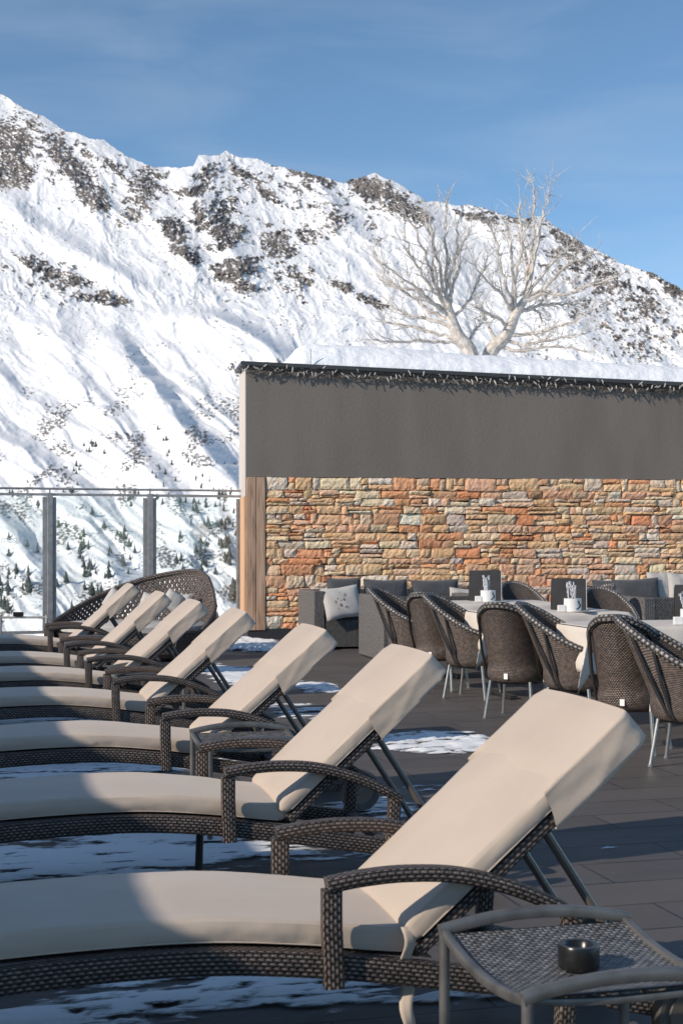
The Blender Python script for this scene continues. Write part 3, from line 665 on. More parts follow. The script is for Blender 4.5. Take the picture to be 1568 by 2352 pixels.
# ------------------------------------------------------------------ glass windbreak
RA = at(-260, 1240, 18.8); RB = at(553, 1240, 20.35); RA.z = RB.z = 0
rail = empty('glass_windbreak', RA); tag(rail, 'tall glass windbreak in galvanised steel posts at the terrace edge', 'railing')
RDir = (RB - RA).normalized(); RAng = math.atan2(RDir.y, RDir.x); rail.rotation_euler = (0, 0, RAng)
def rt(px):                                              # distance along the railing for a pixel column
    k = (px - CX)/F; return (k*RA.y - RA.x) / (RDir.x - k*RDir.y)
m = bpy.data.materials.new('pane_glass'); m.use_nodes = True; N = m.node_tree.nodes; K = m.node_tree.links; N.remove(N['Principled BSDF'])
tr = N.new('ShaderNodeBsdfTransparent'); tr.inputs[0].default_value = (.93,.955,.955,1); gl = N.new('ShaderNodeBsdfGlossy'); gl.inputs['Roughness'].default_value = .02
fr = N.new('ShaderNodeFresnel'); fr.inputs[0].default_value = 1.5; mxs = N.new('ShaderNodeMixShader'); K.new(fr.outputs[0], mxs.inputs[0]); K.new(tr.outputs[0], mxs.inputs[1]); K.new(gl.outputs[0], mxs.inputs[2]); K.new(mxs.outputs[0], N['Material Output'].inputs[0])
M_GLASS = m
m = bpy.data.materials.new('frosted_decal'); m.use_nodes = True; N = m.node_tree.nodes; K = m.node_tree.links; p = N['Principled BSDF']; p.inputs['Base Color'].default_value = (.85,.85,.85,1); p.inputs['Alpha'].default_value = .5; p.inputs['Roughness'].default_value = .8; M_DECAL = m
ZTOPR = 1.985
tend = rt(553)
posts = [rt(-125), rt(115), rt(345)]
for t in posts:
    b = MB(); b.box((t, 0, 1.0), (.075, .09, 2.02)); po = b.build('post', M_GALV, rail, smooth=0, bevel=.004)
    b = MB(); b.box((t, -.0, 2.035), (.02, .02, .05)); b.box((t-.2/2+.01, 0, .2), (.02,.02,.02)); b.build('bracket', M_GALV, po, smooth=0)
b = MB(); b.tube([(-1, 0, 2.065), (tend, 0, 2.065)], .016, 8); b.build('handrail', M_GALV, rail)
edges = [(-1.0, posts[0]), (posts[0], posts[1]), (posts[1], posts[2]), (posts[2], tend)]
for a, c in edges:
    l, r_ = a + .042, c - .042 if c != tend else c - .01
    b = MB(); b.box(((l+r_)/2, 0, ZTOPR), (r_-l, .05, .035)); b.box(((l+r_)/2, 0, .12), (r_-l, .05, .04)); b.box((l+.022, 0, 1.04), (.042, .045, 1.82)); b.box((r_-.028, 0, 1.04), (.05, .045, 1.82))
    fo = b.build('frame', M_GALV, rail, smooth=0)
    b = MB(); b.box(((l+r_)/2, 0, 1.04), (r_-l-.1, .008, 1.84)); b.build('pane', M_GLASS, fo, smooth=0)
def decal_z(px, py): k = rt(px); p = RA + RDir*k; return k, H + (HZ-py)/F*p.y
fc_ = bpy.data.curves.new('lettering', 'FONT'); fc_.body = 'meister'; fc_.size = .15; fc_.align_x = 'RIGHT'; fc_.extrude = .0005; fc_.space_character = .86
k, z = decal_z(58, 1247); fo = bpy.data.objects.new('lettering', fc_); COL.objects.link(fo); fo.parent = rail; fo.location = (k, -.012, z); fo.rotation_euler = (R(90), 0, 0); fo.scale = (.8, 1, 1); fc_.materials.append(M_DECAL)
bpy.context.view_layer.update()
lm = bpy.data.meshes.new_from_object(fo.evaluated_get(bpy.context.evaluated_depsgraph_get())); lo = bpy.data.objects.new('glass_lettering', lm); COL.objects.link(lo); lo.parent = rail
lo.location = fo.location; lo.rotation_euler = fo.rotation_euler; lo.scale = fo.scale; bpy.data.objects.remove(fo)
b = MB(); k, z = decal_z(459, 1219)
b.add([(k+.105*math.cos(a*math.pi/16), -.012, z+.105*math.sin(a*math.pi/16)) for a in range(32)], [tuple(range(32))])
def outline(b, pts, w_):
    P = [decal_z(*p) for p in pts]; b.tube([(k, -.013, z) for k, z in P], w_, 4)
outline(b, [(469,1222),(474,1212),(480,1210),(488,1213),(496,1217),(504,1222),(509,1228),(513,1233),(516,1241),(511,1238),(505,1235),(500,1236),(494,1230),(486,1227),(478,1228),(470,1226)], .004)
outline(b, [(507,1226),(505,1216),(509,1211),(513,1213),(512,1219),(508,1217)], .003); outline(b, [(478,1216),(490,1222),(500,1228)], .003)
b.build('emblem', M_DECAL, rail, smooth=0)
# low rail left
lr = empty('low_metal_rail', gp(20, 1500)); tag(lr, 'low thin metal rail with small dark box before the left glass pane', 'rail'); O = Vector(lr.location)
b = MB(); Yl = O.y; zl = H - (1418-HZ)/F*Yl; b.tube([Vector((-5.0,Yl,zl))-O, Vector(((112-CX)/F*Yl,Yl,zl))-O], .014, 8)
for px in (2, 108): x = (px-CX)/F*Yl; b.tube([Vector((x,Yl,0))-O, Vector((x,Yl,zl+.03))-O], .016, 8)
b.build('bar', M_GALV, lr); b = MB(); b.box(Vector(((43-CX)/F*Yl, Yl, zl+.04))-O, (.12,.06,.05)); b.build('clamp_box', M_BLACK, lr, smooth=0, bevel=.005)

# unseen wall added off to the left; its top edge shades the lounger feet
M_SHW = mat('shade_wall_white', (.84,.83,.81), .9, bump=(30, 4, .3, .01))  # white so that the added wall throws back more fill light
sh = empty('shade_wall', (-3.475, 1.9, 0), math.atan2(1, -.26) - R(90)); tag(sh, 'unseen white wall added at the left to shade the lounger feet', 'wall')
b = MB(); b.box((-.2, .5, 1.09), (.36, 21, 2.16)); b.build('wall', M_SHW, sh, smooth=0)
b = MB(); b.box((-.2, .5, 2.19), (.44, 21.1, .04)); b.build('coping', M_COPE, sh, smooth=0)

# ------------------------------------------------------------------ sun loungers
RAILZ = [(-1.2,.225),(-.95,.285),(-.83,.31),(-.52,.325),(-.283,.322),(-.05,.30),(.2,.262),(.64,.185),(.83,.135),(.98,.108)]   # rail centre heights
CB = [(-1.2,.295),(-1.0,.335),(-.83,.352),(-.52,.362),(-.283,.358),(-.05,.336),(.1,.315),(.3,.29)]                              # cushion underside
def cushion(path, W, T, rnd, nseg=70, seed=0, endround=True, wrinkle=1.0):
    """padded slab: path = centreline of the underside in the s-z plane"""
    pts = smooth_path(path, 12); n = len(pts); cum = [0]
    for i in range(1, n): cum.append(cum[-1] + (pts[i]-pts[i-1]).length)
    Lc = cum[-1]; N_ = nseg; P = []
    # cross section: w, h with piping at the corners
    sec = []
    hw = W/2
    def add(a, b, k): sec.append((a, b, k))
    nb, nh = 22, 9
    for i in range(nb): a = -hw + .006 + (W-.012)*i/(nb-1); add(a, T, 1)            # top
    for i in range(nh): h = T - .006 - (T-.012)*i/(nh-1); add(hw, h, 2)
    for i in range(nb): a = hw - .006 - (W-.012)*i/(nb-1); add(a, 0, 3)
    for i in range(nh): h = .006 + (T-.012)*i/(nh-1); add(-hw, h, 4)
    m = len(sec); A = np.zeros((N_+1, m, 3)); TS = np.linspace(0, Lc, N_+1)
    sx = np.interp(TS, cum, [p.x for p in pts]); sz = np.interp(TS, cum, [p.z for p in pts])
    tx = np.gradient(sx); tz = np.gradient(sz); l = np.sqrt(tx**2+tz**2); tx /= l; tz /= l; nxv, nzv = -tz, tx
    aa = np.array([q[0] for q in sec])[None, :]; bb = np.array([q[1] for q in sec])[None, :]; kk = np.array([q[2] for q in sec])[None, :]
    S_ = TS[:, None] + 0*aa
    puff = (1-(aa/hw)**2)*.008
    hgt_ = bb + np.where(kk == 1, puff + fbm(S_/.35, (aa+1)/.3 + seed, 3, seed)*.006*wrinkle, 0)
    vtx = bb/T
    side_b = .006*np.sin(np.pi*np.clip(vtx, 0, 1)) + (fbm(S_/.024, vtx*.7 + seed, 3, seed+9)*.007*np.clip(1.15-vtx, 0, 1)*sstep(-.15,.3,fbm(S_/.3,S_*0+seed,2,seed)) + fbm(S_/.2, vtx + seed, 2, seed+5)*.004)*wrinkle
    ww = aa + np.where(kk == 2, side_b, 0) - np.where(kk == 4, side_b, 0)
    hgt_ = hgt_ + np.where((kk == 2) | (kk == 4), 0, 0)
    if endround:
        e = np.minimum(TS, Lc-TS)[:, None]; k_ = np.sqrt(np.clip(1-(1-np.clip(e/.04, 0, 1))**2, 0, 1)); mid = T*.5
        hgt_ = mid + (hgt_-mid)*(.35+.65*k_); ww = ww*(.965+.035*k_)
    P = [[(sx[i]+nxv[i]*hgt_[i, j], ww[i, j], sz[i]+nzv[i]*hgt_[i, j]) for j in range(m)] for i in range(N_+1)]
    b = MB(); b.grid(P, closed_v=True)
    b.f.append(tuple(range(m))); b.uv.append([(0,0)]*m); b.f.append(tuple(N_*m + j for j in range(m))[::-1]); b.uv.append([(0,0)]*m)
    # piping cords
    for sgn in (-1, 1):
        for hh in (.004,):
            j = [(sx[i]+nxv[i]*hh, sgn*(hw+.001), sz[i]+nzv[i]*hh) for i in range(2, N_-1)]
            b.tube(j, .0022, 5)
    return b
def lounger(P, label, seed, rz=TH, ang=42, strap=False, hoodL=.33, slide=0, leg=False):
    """P = floor position below the near front arm post"""
    rnd = random.Random(seed); rz = rz + R(rnd.uniform(-1.0, 1.0)); ang = ang + rnd.uniform(-.8, .8)
    Uz = Vector((math.cos(rz), math.sin(rz), 0)); Vz = Vector((-Uz.y, Uz.x, 0)); c = P + Vz*.325
    root = empty('sun_lounger', (c.x, c.y, 0), rz); tag(root, label, 'sun lounger', 'sun loungers in a row')
    pr = rrect(.024, .032, .008, 2); HW = .300
    fr_ = MB()
    for w_ in (-HW, HW):
        path = smooth_path([(s, w_, z) for s, z in RAILZ[:8]], 6); fr_.sweep(path, pr)
        path = smooth_path([(s, w_, z) for s, z in [(.6,.185),(.72,.160),(.83,.130),(.93,.108)]], 4); fr_.sweep(path, rrect(.018,.02,.006,2))
    for s, z in ((-1.18,.240),(-.5,.335),(.02,.305),(.62,.20)): fr_.sweep([(s, -HW, z), (s, HW, z)], rrect(.02,.016,.006,2), side=Vector((1,0,0)))
    fr_.build('frame', M_WICK, root)
    # sling under the cushion
    b = MB(); b.grid([[(s, w_, interp(CB, s)-.006) for w_ in np.linspace(-HW+.02, HW-.02, 4)] for s in np.linspace(-1.18, .28, 30)]); b.build('seat_base', M_WICK, root)
    for w_ in (-.325, .325):
        o_ = MB(); arm = smooth_path([(-.012, w_, .502),(.08, w_, .515),(.2, w_, .520),(.34, w_, .508),(.48, w_, .468),(.60, w_, .415),(.665, w_, .375)], 6)
        o_.sweep(arm, rrect(.029, .019, .012, 3))
        armo = o_.build('armrest', M_WICK, root)
        o_ = MB(); o_.sweep([(0, w_, .49), (0, w_, .4), (.004, w_, .32), (.006, w_, .245)], rrect(.023, .025, .008, 2)); o_.build('arm_post', M_WICK, root)
        o_ = MB(); o_.sweep([(.645, w_, .39), (.64, w_, .3), (.625, w_, .085)], rrect(.022, .024, .008, 2)); o_.build('arm_post', M_WICK, root)
    for s, w_ in ([(-.02, .22)] if leg else []) + [(-1.12, -.22), (-1.12, .22)]:
        if True:
            o_ = MB(); o_.tube([(s, w_, interp(RAILZ, s)), (s-.01, w_, .012)], .016, 8); o_.tube([(s-.01, w_, .015), (s-.01, w_, .0)], .02, 8); o_.build('leg', M_DMET, root)
    for w_ in (-.335, .335):
        o_ = MB(); o_.lathe([(.06,-.016),(.082,-.020),(.086,-.024),(.098,-.024),(.105,-.014),(.105,.014),(.098,.024),(.06,.02)], (.98, w_, .105), 28, 'Y')
        wh = o_.build('wheel', M_RUB, root)
        o_ = MB(); o_.lathe([(0,-.026),(.02,-.026),(.022,-.018),(.066,-.022),(.07,-.015),(.07,.015),(.066,.022),(0,.022)], (.98, w_, .105), 24, 'Y'); o_.build('hub', M_HUB, wh)
    o_ = MB(); o_.tube([(.98,-.335,.105),(.98,.335,.105)], .012, 8); o_.build('axle', M_DMET, root)
    # backrest
    A_ = R(ang); ca, sa = math.cos(A_), math.sin(A_); piv = Vector((.226, 0, .325)); d = Vector((ca, 0, sa)); nrm = Vector((-sa, 0, ca)); BL = .815
    def q(l, w_, h): p_ = piv + d*l + nrm*h; return (p_.x, w_, p_.z)
    bf = MB()
    for w_ in (-.272, .272): bf.sweep([q(l, w_, -.022) for l in np.linspace(.0, BL-.03, 14)], rrect(.020, .0185, .007, 2))
    for l in (.03, .4, BL-.05): bf.sweep([q(l, -.262, -.03), q(l, .262, -.03)], rrect(.02,.02,.006,2), side=Vector(d))
    bf.grid([[q(l, w_, -.012) for w_ in np.linspace(-.25, .25, 3)] for l in np.linspace(0, BL-.04, 12)])
    bf.build('back_frame', M_WICK, root)
    seat = [(s+slide, 0, interp(CB, s)) for s in (-1.17,-1.0,-.83,-.52,-.283,-.05,.1,.235)]
    cushion(seat, .54, .062, rnd, 80, seed, True).build('seat_cushion', M_CUSH, root, smooth=33)
    b = cushion([q(l, 0, 0) for l in np.linspace(-.0, BL, 5)], .59, .053, rnd, 50, seed+3, True)
    b.build('back_cushion', M_CUSH, root, smooth=33)
    # hood that slips over the top of the backrest
    n, m_ = 18, 0; sec = []
    for a, h in rrect(.308, .050, .009, 3): sec.append((a, h))
    k0 = [i for i in range(len(sec)) if sec[i][1] > .0499]
    top_ = [(x_, .050) for x_ in np.linspace(.275, -.275, 14)]; bot_ = [(x_, -.050) for x_ in np.linspace(-.275, .275, 8)]; sid = lambda sg, a_, b_: [(sg*.308, y_) for y_ in np.linspace(a_, b_, 10)]
    cr_ = rrect(.308, .050, .009, 3); q4 = len(cr_)//4
    sec = cr_[:q4] + top_ + cr_[q4:2*q4] + sid(-1, .040, -.040) + cr_[2*q4:3*q4] + bot_ + cr_[3*q4:] + sid(1, -.040, .040)
    ms = len(sec); P_ = []
    for i in range(n+1):
        l = BL - hoodL + (hoodL + .018)*i/n; row = []
        for j, (a, h) in enumerate(sec):
            nz_ = float(fbm(np.array([l/.16 + h*4 + seed]), np.array([h/.09 + (1 if a > 0 else 4)]), 3, seed)[0]) if abs(a) > .25 else 0
            k = 1.0 if i < n-1 else (.985 if i == n-1 else .93)
            low_ = (.03 + .02*nz_)*(1-i/n)*max(0, .5 - h/.10)
            pf = ((1-(a/.308)**2)*.009 - .016*max(0, 1-i/5)**1.3) if h > .0495 else 0
            wr_ = (.0035*(1-abs(math.sin((l*9 - h*22) + seed)))**3 - .001) * (1 if abs(a) > .27 else 0)
            row.append(q(l - low_, a*k + (nz_*.006 + wr_)*(1 if a > 0 else -1), +.0085 + (h*(1 if k == 1 else .93)) + pf + (nz_*.012 - .004 if h < -.041 else 0)))
        P_.append(row)
    hb = MB(); hb.grid(P_, closed_v=True); hb.f.append(tuple(n*ms + j for j in range(ms))[::-1]); hb.uv.append([(0,0)]*ms)
    hb.build('cushion_hood', M_CUSH, root, smooth=38)
    for w_ in (-.20, .20):
        o_ = MB(); s0 = Vector(q(.47, w_, -.05)); o_.tube([s0, Vector((.92, w_, .125))], .0125, 8); o_.build('back_prop', M_HUB, root)
    o_ = MB(); s0 = Vector(q(.47, 0, -.05)); o_.tube([(s0.x, -.25, s0.z), (s0.x, .25, s0.z)], .010, 6); o_.build('prop_bar', M_DMET, root)
    if strap:
        b = MB(); pts = []; rn_ = random.Random(9); n = 20
        P_ = []
        for i in range(n+1):
            z = .375 - .30*i/n; x0 = .208 + .006*math.sin(i*.8); y0 = -.292 - .012*math.sin(i*.5) - .004*i/n; tw = .35*math.sin(i*.42)
            P_.append([(x0 + a*math.cos(tw)*.5, y0 + a*math.sin(tw)*.6, z) for a in (-.034, -.012, .012, .034)])
        b.grid(P_); o = b.build('tie_strap', M_CUSH, root, smooth=180); sm = o.modifiers.new('thick', 'SOLIDIFY'); sm.thickness = .002
    return root
def npost(x, y): Y = (H-.52)*F/(y-HZ); return Vector(((x-CX)/F*Y, Y, 0))
LN = [(761,2016,'nearest sun lounger, beige cushion, with a strap hanging beside the side table',True),(524,1764,'second sun lounger from the front, beige cushion and hooded backrest',False),
      (380,1639,'third sun lounger from the front, just beyond the middle woven side table',False),(266,1559,'fourth sun lounger from the front, tall beige backrest against the timber post',False),
      (204,1511,'fifth sun lounger from the front, beyond the low side table with pale legs',False),(154,1478,'sixth sun lounger from the front, backrest before the daybed pillows',False),(116,1441,'farthest sun lounger in the row, directly in front of the round wicker daybed',False)]
for k, (x, y, lb, st) in enumerate(LN):
    lounger(npost(x, y), lb, 100+k*7, strap=st, leg=(k == 1), ang=[41.2,42.2,42,41.5,41.5,42,42][k], hoodL=[.30,.33,.33,.33,.31,.33,.34][k])

# ------------------------------------------------------------------ side tables
def side_table(FL, label, ash=False):
    """FL = far left corner on the floor; local x = U, local y = V"""
    W, D, Z = .47, .53, .45
    c = FL + U*W/2 - V*D/2; root = empty('side_table', (c.x, c.y, 0), TH); tag(root, label, 'side table', 'woven side tables between the loungers')
    for sx_ in (-1, 1):
        for sy_ in (-1, 1):
            o_ = MB(); x, y = sx_*W/2, sy_*D/2; o_.tube([(x, y, Z-.012), (x, y, .0)], .013, 10); o_.build('leg', M_GMET, root)
    for sy_ in (-1, 1):
        o_ = MB(); o_.sweep([(x, sy_*D/2, Z - .018 + .028*(1-(2*x/W)**2)) for x in np.linspace(-W/2-.012, W/2+.012, 16)], rrect(.013, .014, .006, 2)); o_.build('top_bar', M_GMET, root)
        o_ = MB(); o_.sweep([(x, sy_*(D/2-.016), Z - .032 - .012*(1-(2*x/W)**2)) for x in np.linspace(-W/2, W/2, 10)], rrect(.008, .008, .003, 2)); o_.build('lower_bar', M_GMET, root)
    for sx_ in (-1, 1):
        o_ = MB(); o_.sweep([(sx_*W/2, y, Z - .025 - .030*(1-(2*y/D)**2)) for y in np.linspace(-D/2, D/2, 16)], rrect(.010, .012, .005, 2), side=Vector((1,0,0))); o_.build('side_bar', M_GMET, root)
    o_ = MB(); nx_, ny_ = 34, 38; P_ = []
    for i in range(nx_+1):
        x = -W/2 + W*i/nx_; P_.append([(x, -D/2 + .014 + (D-.028)*j/ny_, Z - .024 - .030*(1-(2*(-D/2 + D*j/ny_)/D)**2)) for j in range(ny_+1)])
    o_.grid(P_); t = o_.build('woven_top', M_TOP, root); sm = t.modifiers.new('thick', 'SOLIDIFY'); sm.thickness = .004
    return root
def cfl(x, y): Y = (H-.45)*F/(y-HZ); return Vector(((x-CX)/F*Y, Y, 0))
t0 = side_table(cfl(1020, 2118), 'nearest grey side table, black round ashtray standing on it'); side_table(cfl(442, 1672), 'grey side table between the second and third loungers')
side_table(cfl(252, 1528), 'pale side table between the fourth and fifth loungers'); side_table(cfl(150, 1465), 'farthest side table, before the last lounger')
pA = at(1326, 2218, 3.12); o_ = MB(); zA = .400
aY = (H - zA)*F/(2222-HZ); c = Vector(((1328-CX)/F*aY, aY, zA))
o_.lathe([(0,.0),(.044,0),(.047,.004),(.047,.050),(.045,.054),(.034,.054),(.030,.050),(.026,.030),(0,.028)], (0,0,0), 32)
a_ = o_.build('ashtray', M_BLACK, None, loc=c); tag(a_, 'round glossy black ashtray on the nearest side table', 'ashtray')

# ------------------------------------------------------------------ round wicker daybed
def daybed():
    Yc = 16.6; Xc = (308-CX)/F*Yc; root = empty('round_daybed', (Xc, Yc, 0)); tag(root, 'large round open weave wicker daybed with white pillows', 'daybed')
    RZ = [(120,.42),(150,.54),(200,.69),(250,.80),(300,.885),(350,.945),(400,.99),(430,1.0),(455,.985),(472,.92),(484,.78),(492,.60)]
    a, bb = .94, .72; n, m = 260, 34; P_ = []
    for i in range(n+1):
        ps = math.pi*(1.12 - 1.42*i/n)                       # left round the back to the right side
        x = a*math.cos(ps); y = bb*math.sin(ps); px = CX + (Xc+x)/(Yc+y*0)*F
        zr = interp(RZ, px) if math.sin(ps) > 0 else (.42 if math.cos(ps) < 0 else max(.34, .62 + (ps/(math.pi*.3))*.5))
        row = []
        for j in range(m+1):
            h = j/m; z = .04 + (zr-.04)*h; k = .86 + .14*math.sin(min(1, h*1.2)*math.pi/2); row.append((x*k, y*k, z))
        P_.append(row)
    b = MB(); b.grid(P_, skip=lambda i, j: j > 7 and (j % 2 == 0) and ((i + (j//2 % 2)*2) % 4 == 0) and j < m-2)
    o = b.build('shell', M_BED, root); s = o.modifiers.new('thick', 'SOLIDIFY'); s.thickness = .012
    b = MB(); b.tube([Vector(r[-1]) for r in P_], .026, 8); b.build('rim', M_BED, root)
    b = MB(); b.lathe([(0,.0),(.78,.0),(.86,.06),(.88,.28),(.0,.28)], (0,0,0.03), 40); b.v = [(x, y*.76, z) for x, y, z in b.v]; b.build('base', M_BED, root)
    b = MB(); b.lathe([(0,.0),(.80,.0),(.85,.03),(.85,.09),(.80,.12),(0,.13)], (0,0,.30), 48); b.v = [(x, y*.75, z) for x, y, z in b.v]; b.build('mattress', M_LCUSH, root)
    for k, (px, py, s_, rz, tl) in enumerate([(266,1380,.24,.2,.9),(345,1388,.24,-.1,.8),(398,1382,.24,.15,.85),(424,1386,.22,-.5,1.0)]):
        p = at(px, py, 16.75 + .08*k) ; b = MB(); pil = []
        for i in range(13):
            r_ = []
            for j in range(13):
                u_, v_ = i/6-1, j/6-1; th = .07*math.sqrt(max(0, (1-u_**4)*(1-v_**4)))
                r_.append((u_, v_, th))
            pil.append(r_)
        for sg in (1, -1): b.grid([[(q[0]*s_/2, q[2]*sg, q[1]*s_/2) for q in r_] for r_ in (pil if sg > 0 else pil[::-1])])
        o = b.build('pillow', M_LCUSH, None, loc=p); o.rotation_euler = (-.25, rz+.4, rz)
        tag(o, ['white pillow at the left inside the round wicker daybed','white pillow second from left in the round wicker daybed','white pillow between two backrests in the round daybed','rightmost white pillow in the round wicker daybed'][k], 'pillow', 'pillows in the daybed')
daybed()

# ------------------------------------------------------------------ tub chairs
def rimz(ph): # ph 0 = back, +-1 = front tips
    return interp([(0,.885),(.13,.875),(.26,.83),(.42,.74),(.60,.645),(.76,.59),(.9,.56),(1,.50)], abs(ph))
def chair_parts():
    parts = []; PH = R(142); n, m = 64, 22
    def sp_(ph, z):
        h = (z-.27)/.6; r = .200 + .020*math.sin(min(1, max(0, h*4))*math.pi) + .078*max(0, h)**1.2
        if z < .31: r *= 1 - (.31-z)*2.2
        cb_ = math.cos(ph); lean = max(0, z-.38)*.30*max(0, cb_)**1.0
        fw = .05*max(0, -cb_)
        return Vector((r*1.02*math.sin(ph), -r*1.04*cb_ - lean + fw, z))
    out = []; inn = []
    for i in range(n+1):
        f = -1 + 2*i/n; ph = f*PH; zr = rimz(f); out.append([sp_(ph, .27 + (zr-.27)*j/m) for j in range(m+1)])
        inn.append([ (lambda p: Vector((p.x*.955, p.y*.955 + .004, p.z)))(sp_(ph, .42 + (zr-.42)*j/m)) for j in range(m+1)])
    b = MB(); b.grid(out); 
    ff = []
    for i in range(17):
        ph = PH + (2*math.pi-2*PH)*i/16; ff.append([sp_(ph, .27 + .17*j/6) for j in range(7)])
    b.grid(ff); parts.append(('shell', b, M_CHAIR))
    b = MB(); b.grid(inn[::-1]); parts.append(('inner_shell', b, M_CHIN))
    b = MB(); N_ = 40
    for zz, sg in ((.435, 1), (.275, -1)):
        ring = [sp_(2*math.pi*i/N_, zz)*1.0 for i in range(N_)]; ring = [Vector((p.x*.985, p.y*.985, zz)) for p in ring]
        b.add(ring + [Vector((0,0,zz+.01*sg))], [((i+1) % N_, i, N_) if sg < 0 else (i, (i+1) % N_, N_) for i in range(N_)])
    parts.append(('seat', b, M_CHAIR))
    b = MB(); rp = [Vector(r[-1]) for r in out]; b.tube(rp, .025, 10); parts.append(('braided_rim', b, M_BRAID))
    for s_ in (-1, 1):
        for a0, a1 in ((.30, .52), (.46, .56)):
            b = MB(); p0 = sp_(s_*a0*PH, rimz(a0)-.01)*1.0; p1 = sp_(s_*a1*PH, .30)
            p0 = Vector((p0.x*1.06, p0.y*1.04, p0.z)); p1 = Vector((p1.x*1.06, p1.y*1.06, p1.z)); mid = (p0+p1)/2 + Vector((s_*.012, -.006, 0))
            b.tube([p0, mid, p1], .0105, 8); parts.append(('side_tube', b, M_DMET))
    for sx_ in (-1, 1):
        for sy_ in (-1, 1):
            b = MB(); b.tube([(sx_*.16, sy_*.15, .29), (sx_*.19, sy_*.19, .012)], .0125, 10); b.tube([(sx_*.19, sy_*.19, .014), (sx_*.191, sy_*.191, 0)], .015, 8); parts.append(('leg', b, M_ALU))
    b = MB(); p = sp_(0, .335); b.box((0, p.y-.005, .335), (.03, .006, .042)); parts.append(('label_tag', b, M_LBL))
    return parts
M_CHIN = weave('chair_inner_wicker', (.040,.028,.023), (.075,.054,.045), .020, .0115, glint=(.12,.09,.078))
CP = None
def chair(X, Y, face, label):
    """face = heading of the seat front, degrees clockwise from straight away from the camera"""
    global CP
    root = empty('tub_chair', (X, Y, 0), -R(face)); tag(root, label, 'chair', 'wicker tub chairs around the set tables')
    if CP is None:
        CP = []
        for nm, b, m in chair_parts():
            o = b.build(nm, m, root, smooth=35 if nm != 'label_tag' else 0)
            if nm in ('shell',): s = o.modifiers.new('thick', 'SOLIDIFY'); s.thickness = .008; s.offset = -1
            CP.append(o)
    else:
        for o in CP: c = o.copy(); COL.objects.link(c); c.parent = root
    return root
def cx_(px, Y): return (px-CX)/F*Y
CH = [(945,14.1,117,'farthest left wicker tub chair, side on, beside the grey sofa arm'),(1012,13.2,28,'tub chair seen from behind with white tag, second from the left'),
      (1085,12.5,117,'side-on tub chair, third from the left, all three pale legs showing'),(1187,11.1,28,'tub chair seen from behind, fourth from the left, white tag above pale legs'),
      (1320,10.6,117,'side-on tub chair, fifth from the left, beside the hanging tablecloth corner'),(1453,9.35,28,'large tub chair seen from behind, second from the right, white tag low down'),
      (1582,8.75,117,'rightmost tub chair, side on and cut by the photo edge')]
for px, Y, a, lb in CH: chair(cx_(px, Y), Y, a, lb)
chair(cx_(1208, 15.9), 15.9, 165, 'tub chair on the far side of the farthest set table'); chair(cx_(1405, 14.0), 14.0, 170, 'tub chair on the far side of the middle set table')
chair(cx_(1320, 15.2), 15.2, 250, 'dark tub chair behind the menu card of the middle table')

# ------------------------------------------------------------------ set tables
def dining(NL, label, clabel):
    W, D, Z = 1.28, .80, .74; c = NL + U*W/2 + V*D/2
    root = empty('dining_table', (c.x, c.y, 0), TH); tag(root, label, 'table', 'dining tables')
    b = MB(); b.box((0,0,Z-.015), (W, D, .028)); b.build('tabletop', M_DMET, root, smooth=0, bevel=.004)
    for s_ in (-1, 1):
        b = MB(); b.tube([(s_*.4, 0, Z-.03), (s_*.4, 0, .03)], .03, 10); b.build('leg', M_DMET, root)
        b = MB(); b.box((s_*.4, 0, .02), (.07, .6, .03)); b.build('foot', M_DMET, root, smooth=0, bevel=.004)
    # cloth: square cloth draped, corners hanging in folds
    n, m = 56, 44; HX, HY = W/2 + .33, D/2 + .33; P_ = []
    for i in range(n+1):
        row = []
        for j in range(m+1):
            x, y = -HX + 2*HX*i/n, -HY + 2*HY*j/m; ex, ey = max(0, abs(x)-W/2-.004), max(0, abs(y)-D/2-.004); e = ex+ey
            z = Z + .003 - max(ex, ey) - .35*min(ex, ey); fold = .022*math.sin(x*17+1)*math.sin(y*15+2)*min(1, e*5)
            out = .05*min(1, e*4)+fold
            X_ = max(-W/2-.006, min(W/2+.006, x)) + (math.copysign(out + min(ex, ey)*.5, x) if ex > 0 else (fold if ey > 0 else 0))
            Y_ = max(-D/2-.006, min(D/2+.006, y)) + (math.copysign(out + min(ex, ey)*.5, y) if ey > 0 else (fold if ex > 0 else 0))
            row.append((X_, Y_, z))
        P_.append(row)
    b = MB(); b.grid(P_); o = b.build('tablecloth', M_CLOTH, None, smooth=180, loc=(c.x, c.y, 0), rz=TH); tag(o, clabel, 'tablecloth', 'white tablecloths'); s = o.modifiers.new('thick', 'SOLIDIFY'); s.thickness = .002
dining(Vector((cx_(1010,14.0), 14.0, 0)), 'farthest dining table under a white cloth', 'white tablecloth on the farthest set table')
dining(Vector((cx_(1128,12.15), 12.15, 0)), 'middle dining table under a white cloth', 'white tablecloth on the middle set table, corner hanging')
dining(Vector((cx_(1362,10.25), 10.25, 0)), 'nearest dining table at the right edge under a white cloth', 'white tablecloth on the nearest set table, large corner hanging')
m = bpy.data.materials.new('napkin_print'); m.use_nodes = True; N = m.node_tree.nodes; K = m.node_tree.links; p = N['Principled BSDF']; p.inputs['Roughness'].default_value = .6
t = N.new('ShaderNodeTexCoord'); wv = N.new('ShaderNodeTexWave'); wv.inputs['Scale'].default_value = 30; wv.inputs['Distortion'].default_value = 6; K.new(t.outputs['Object'], wv.inputs['Vector'])
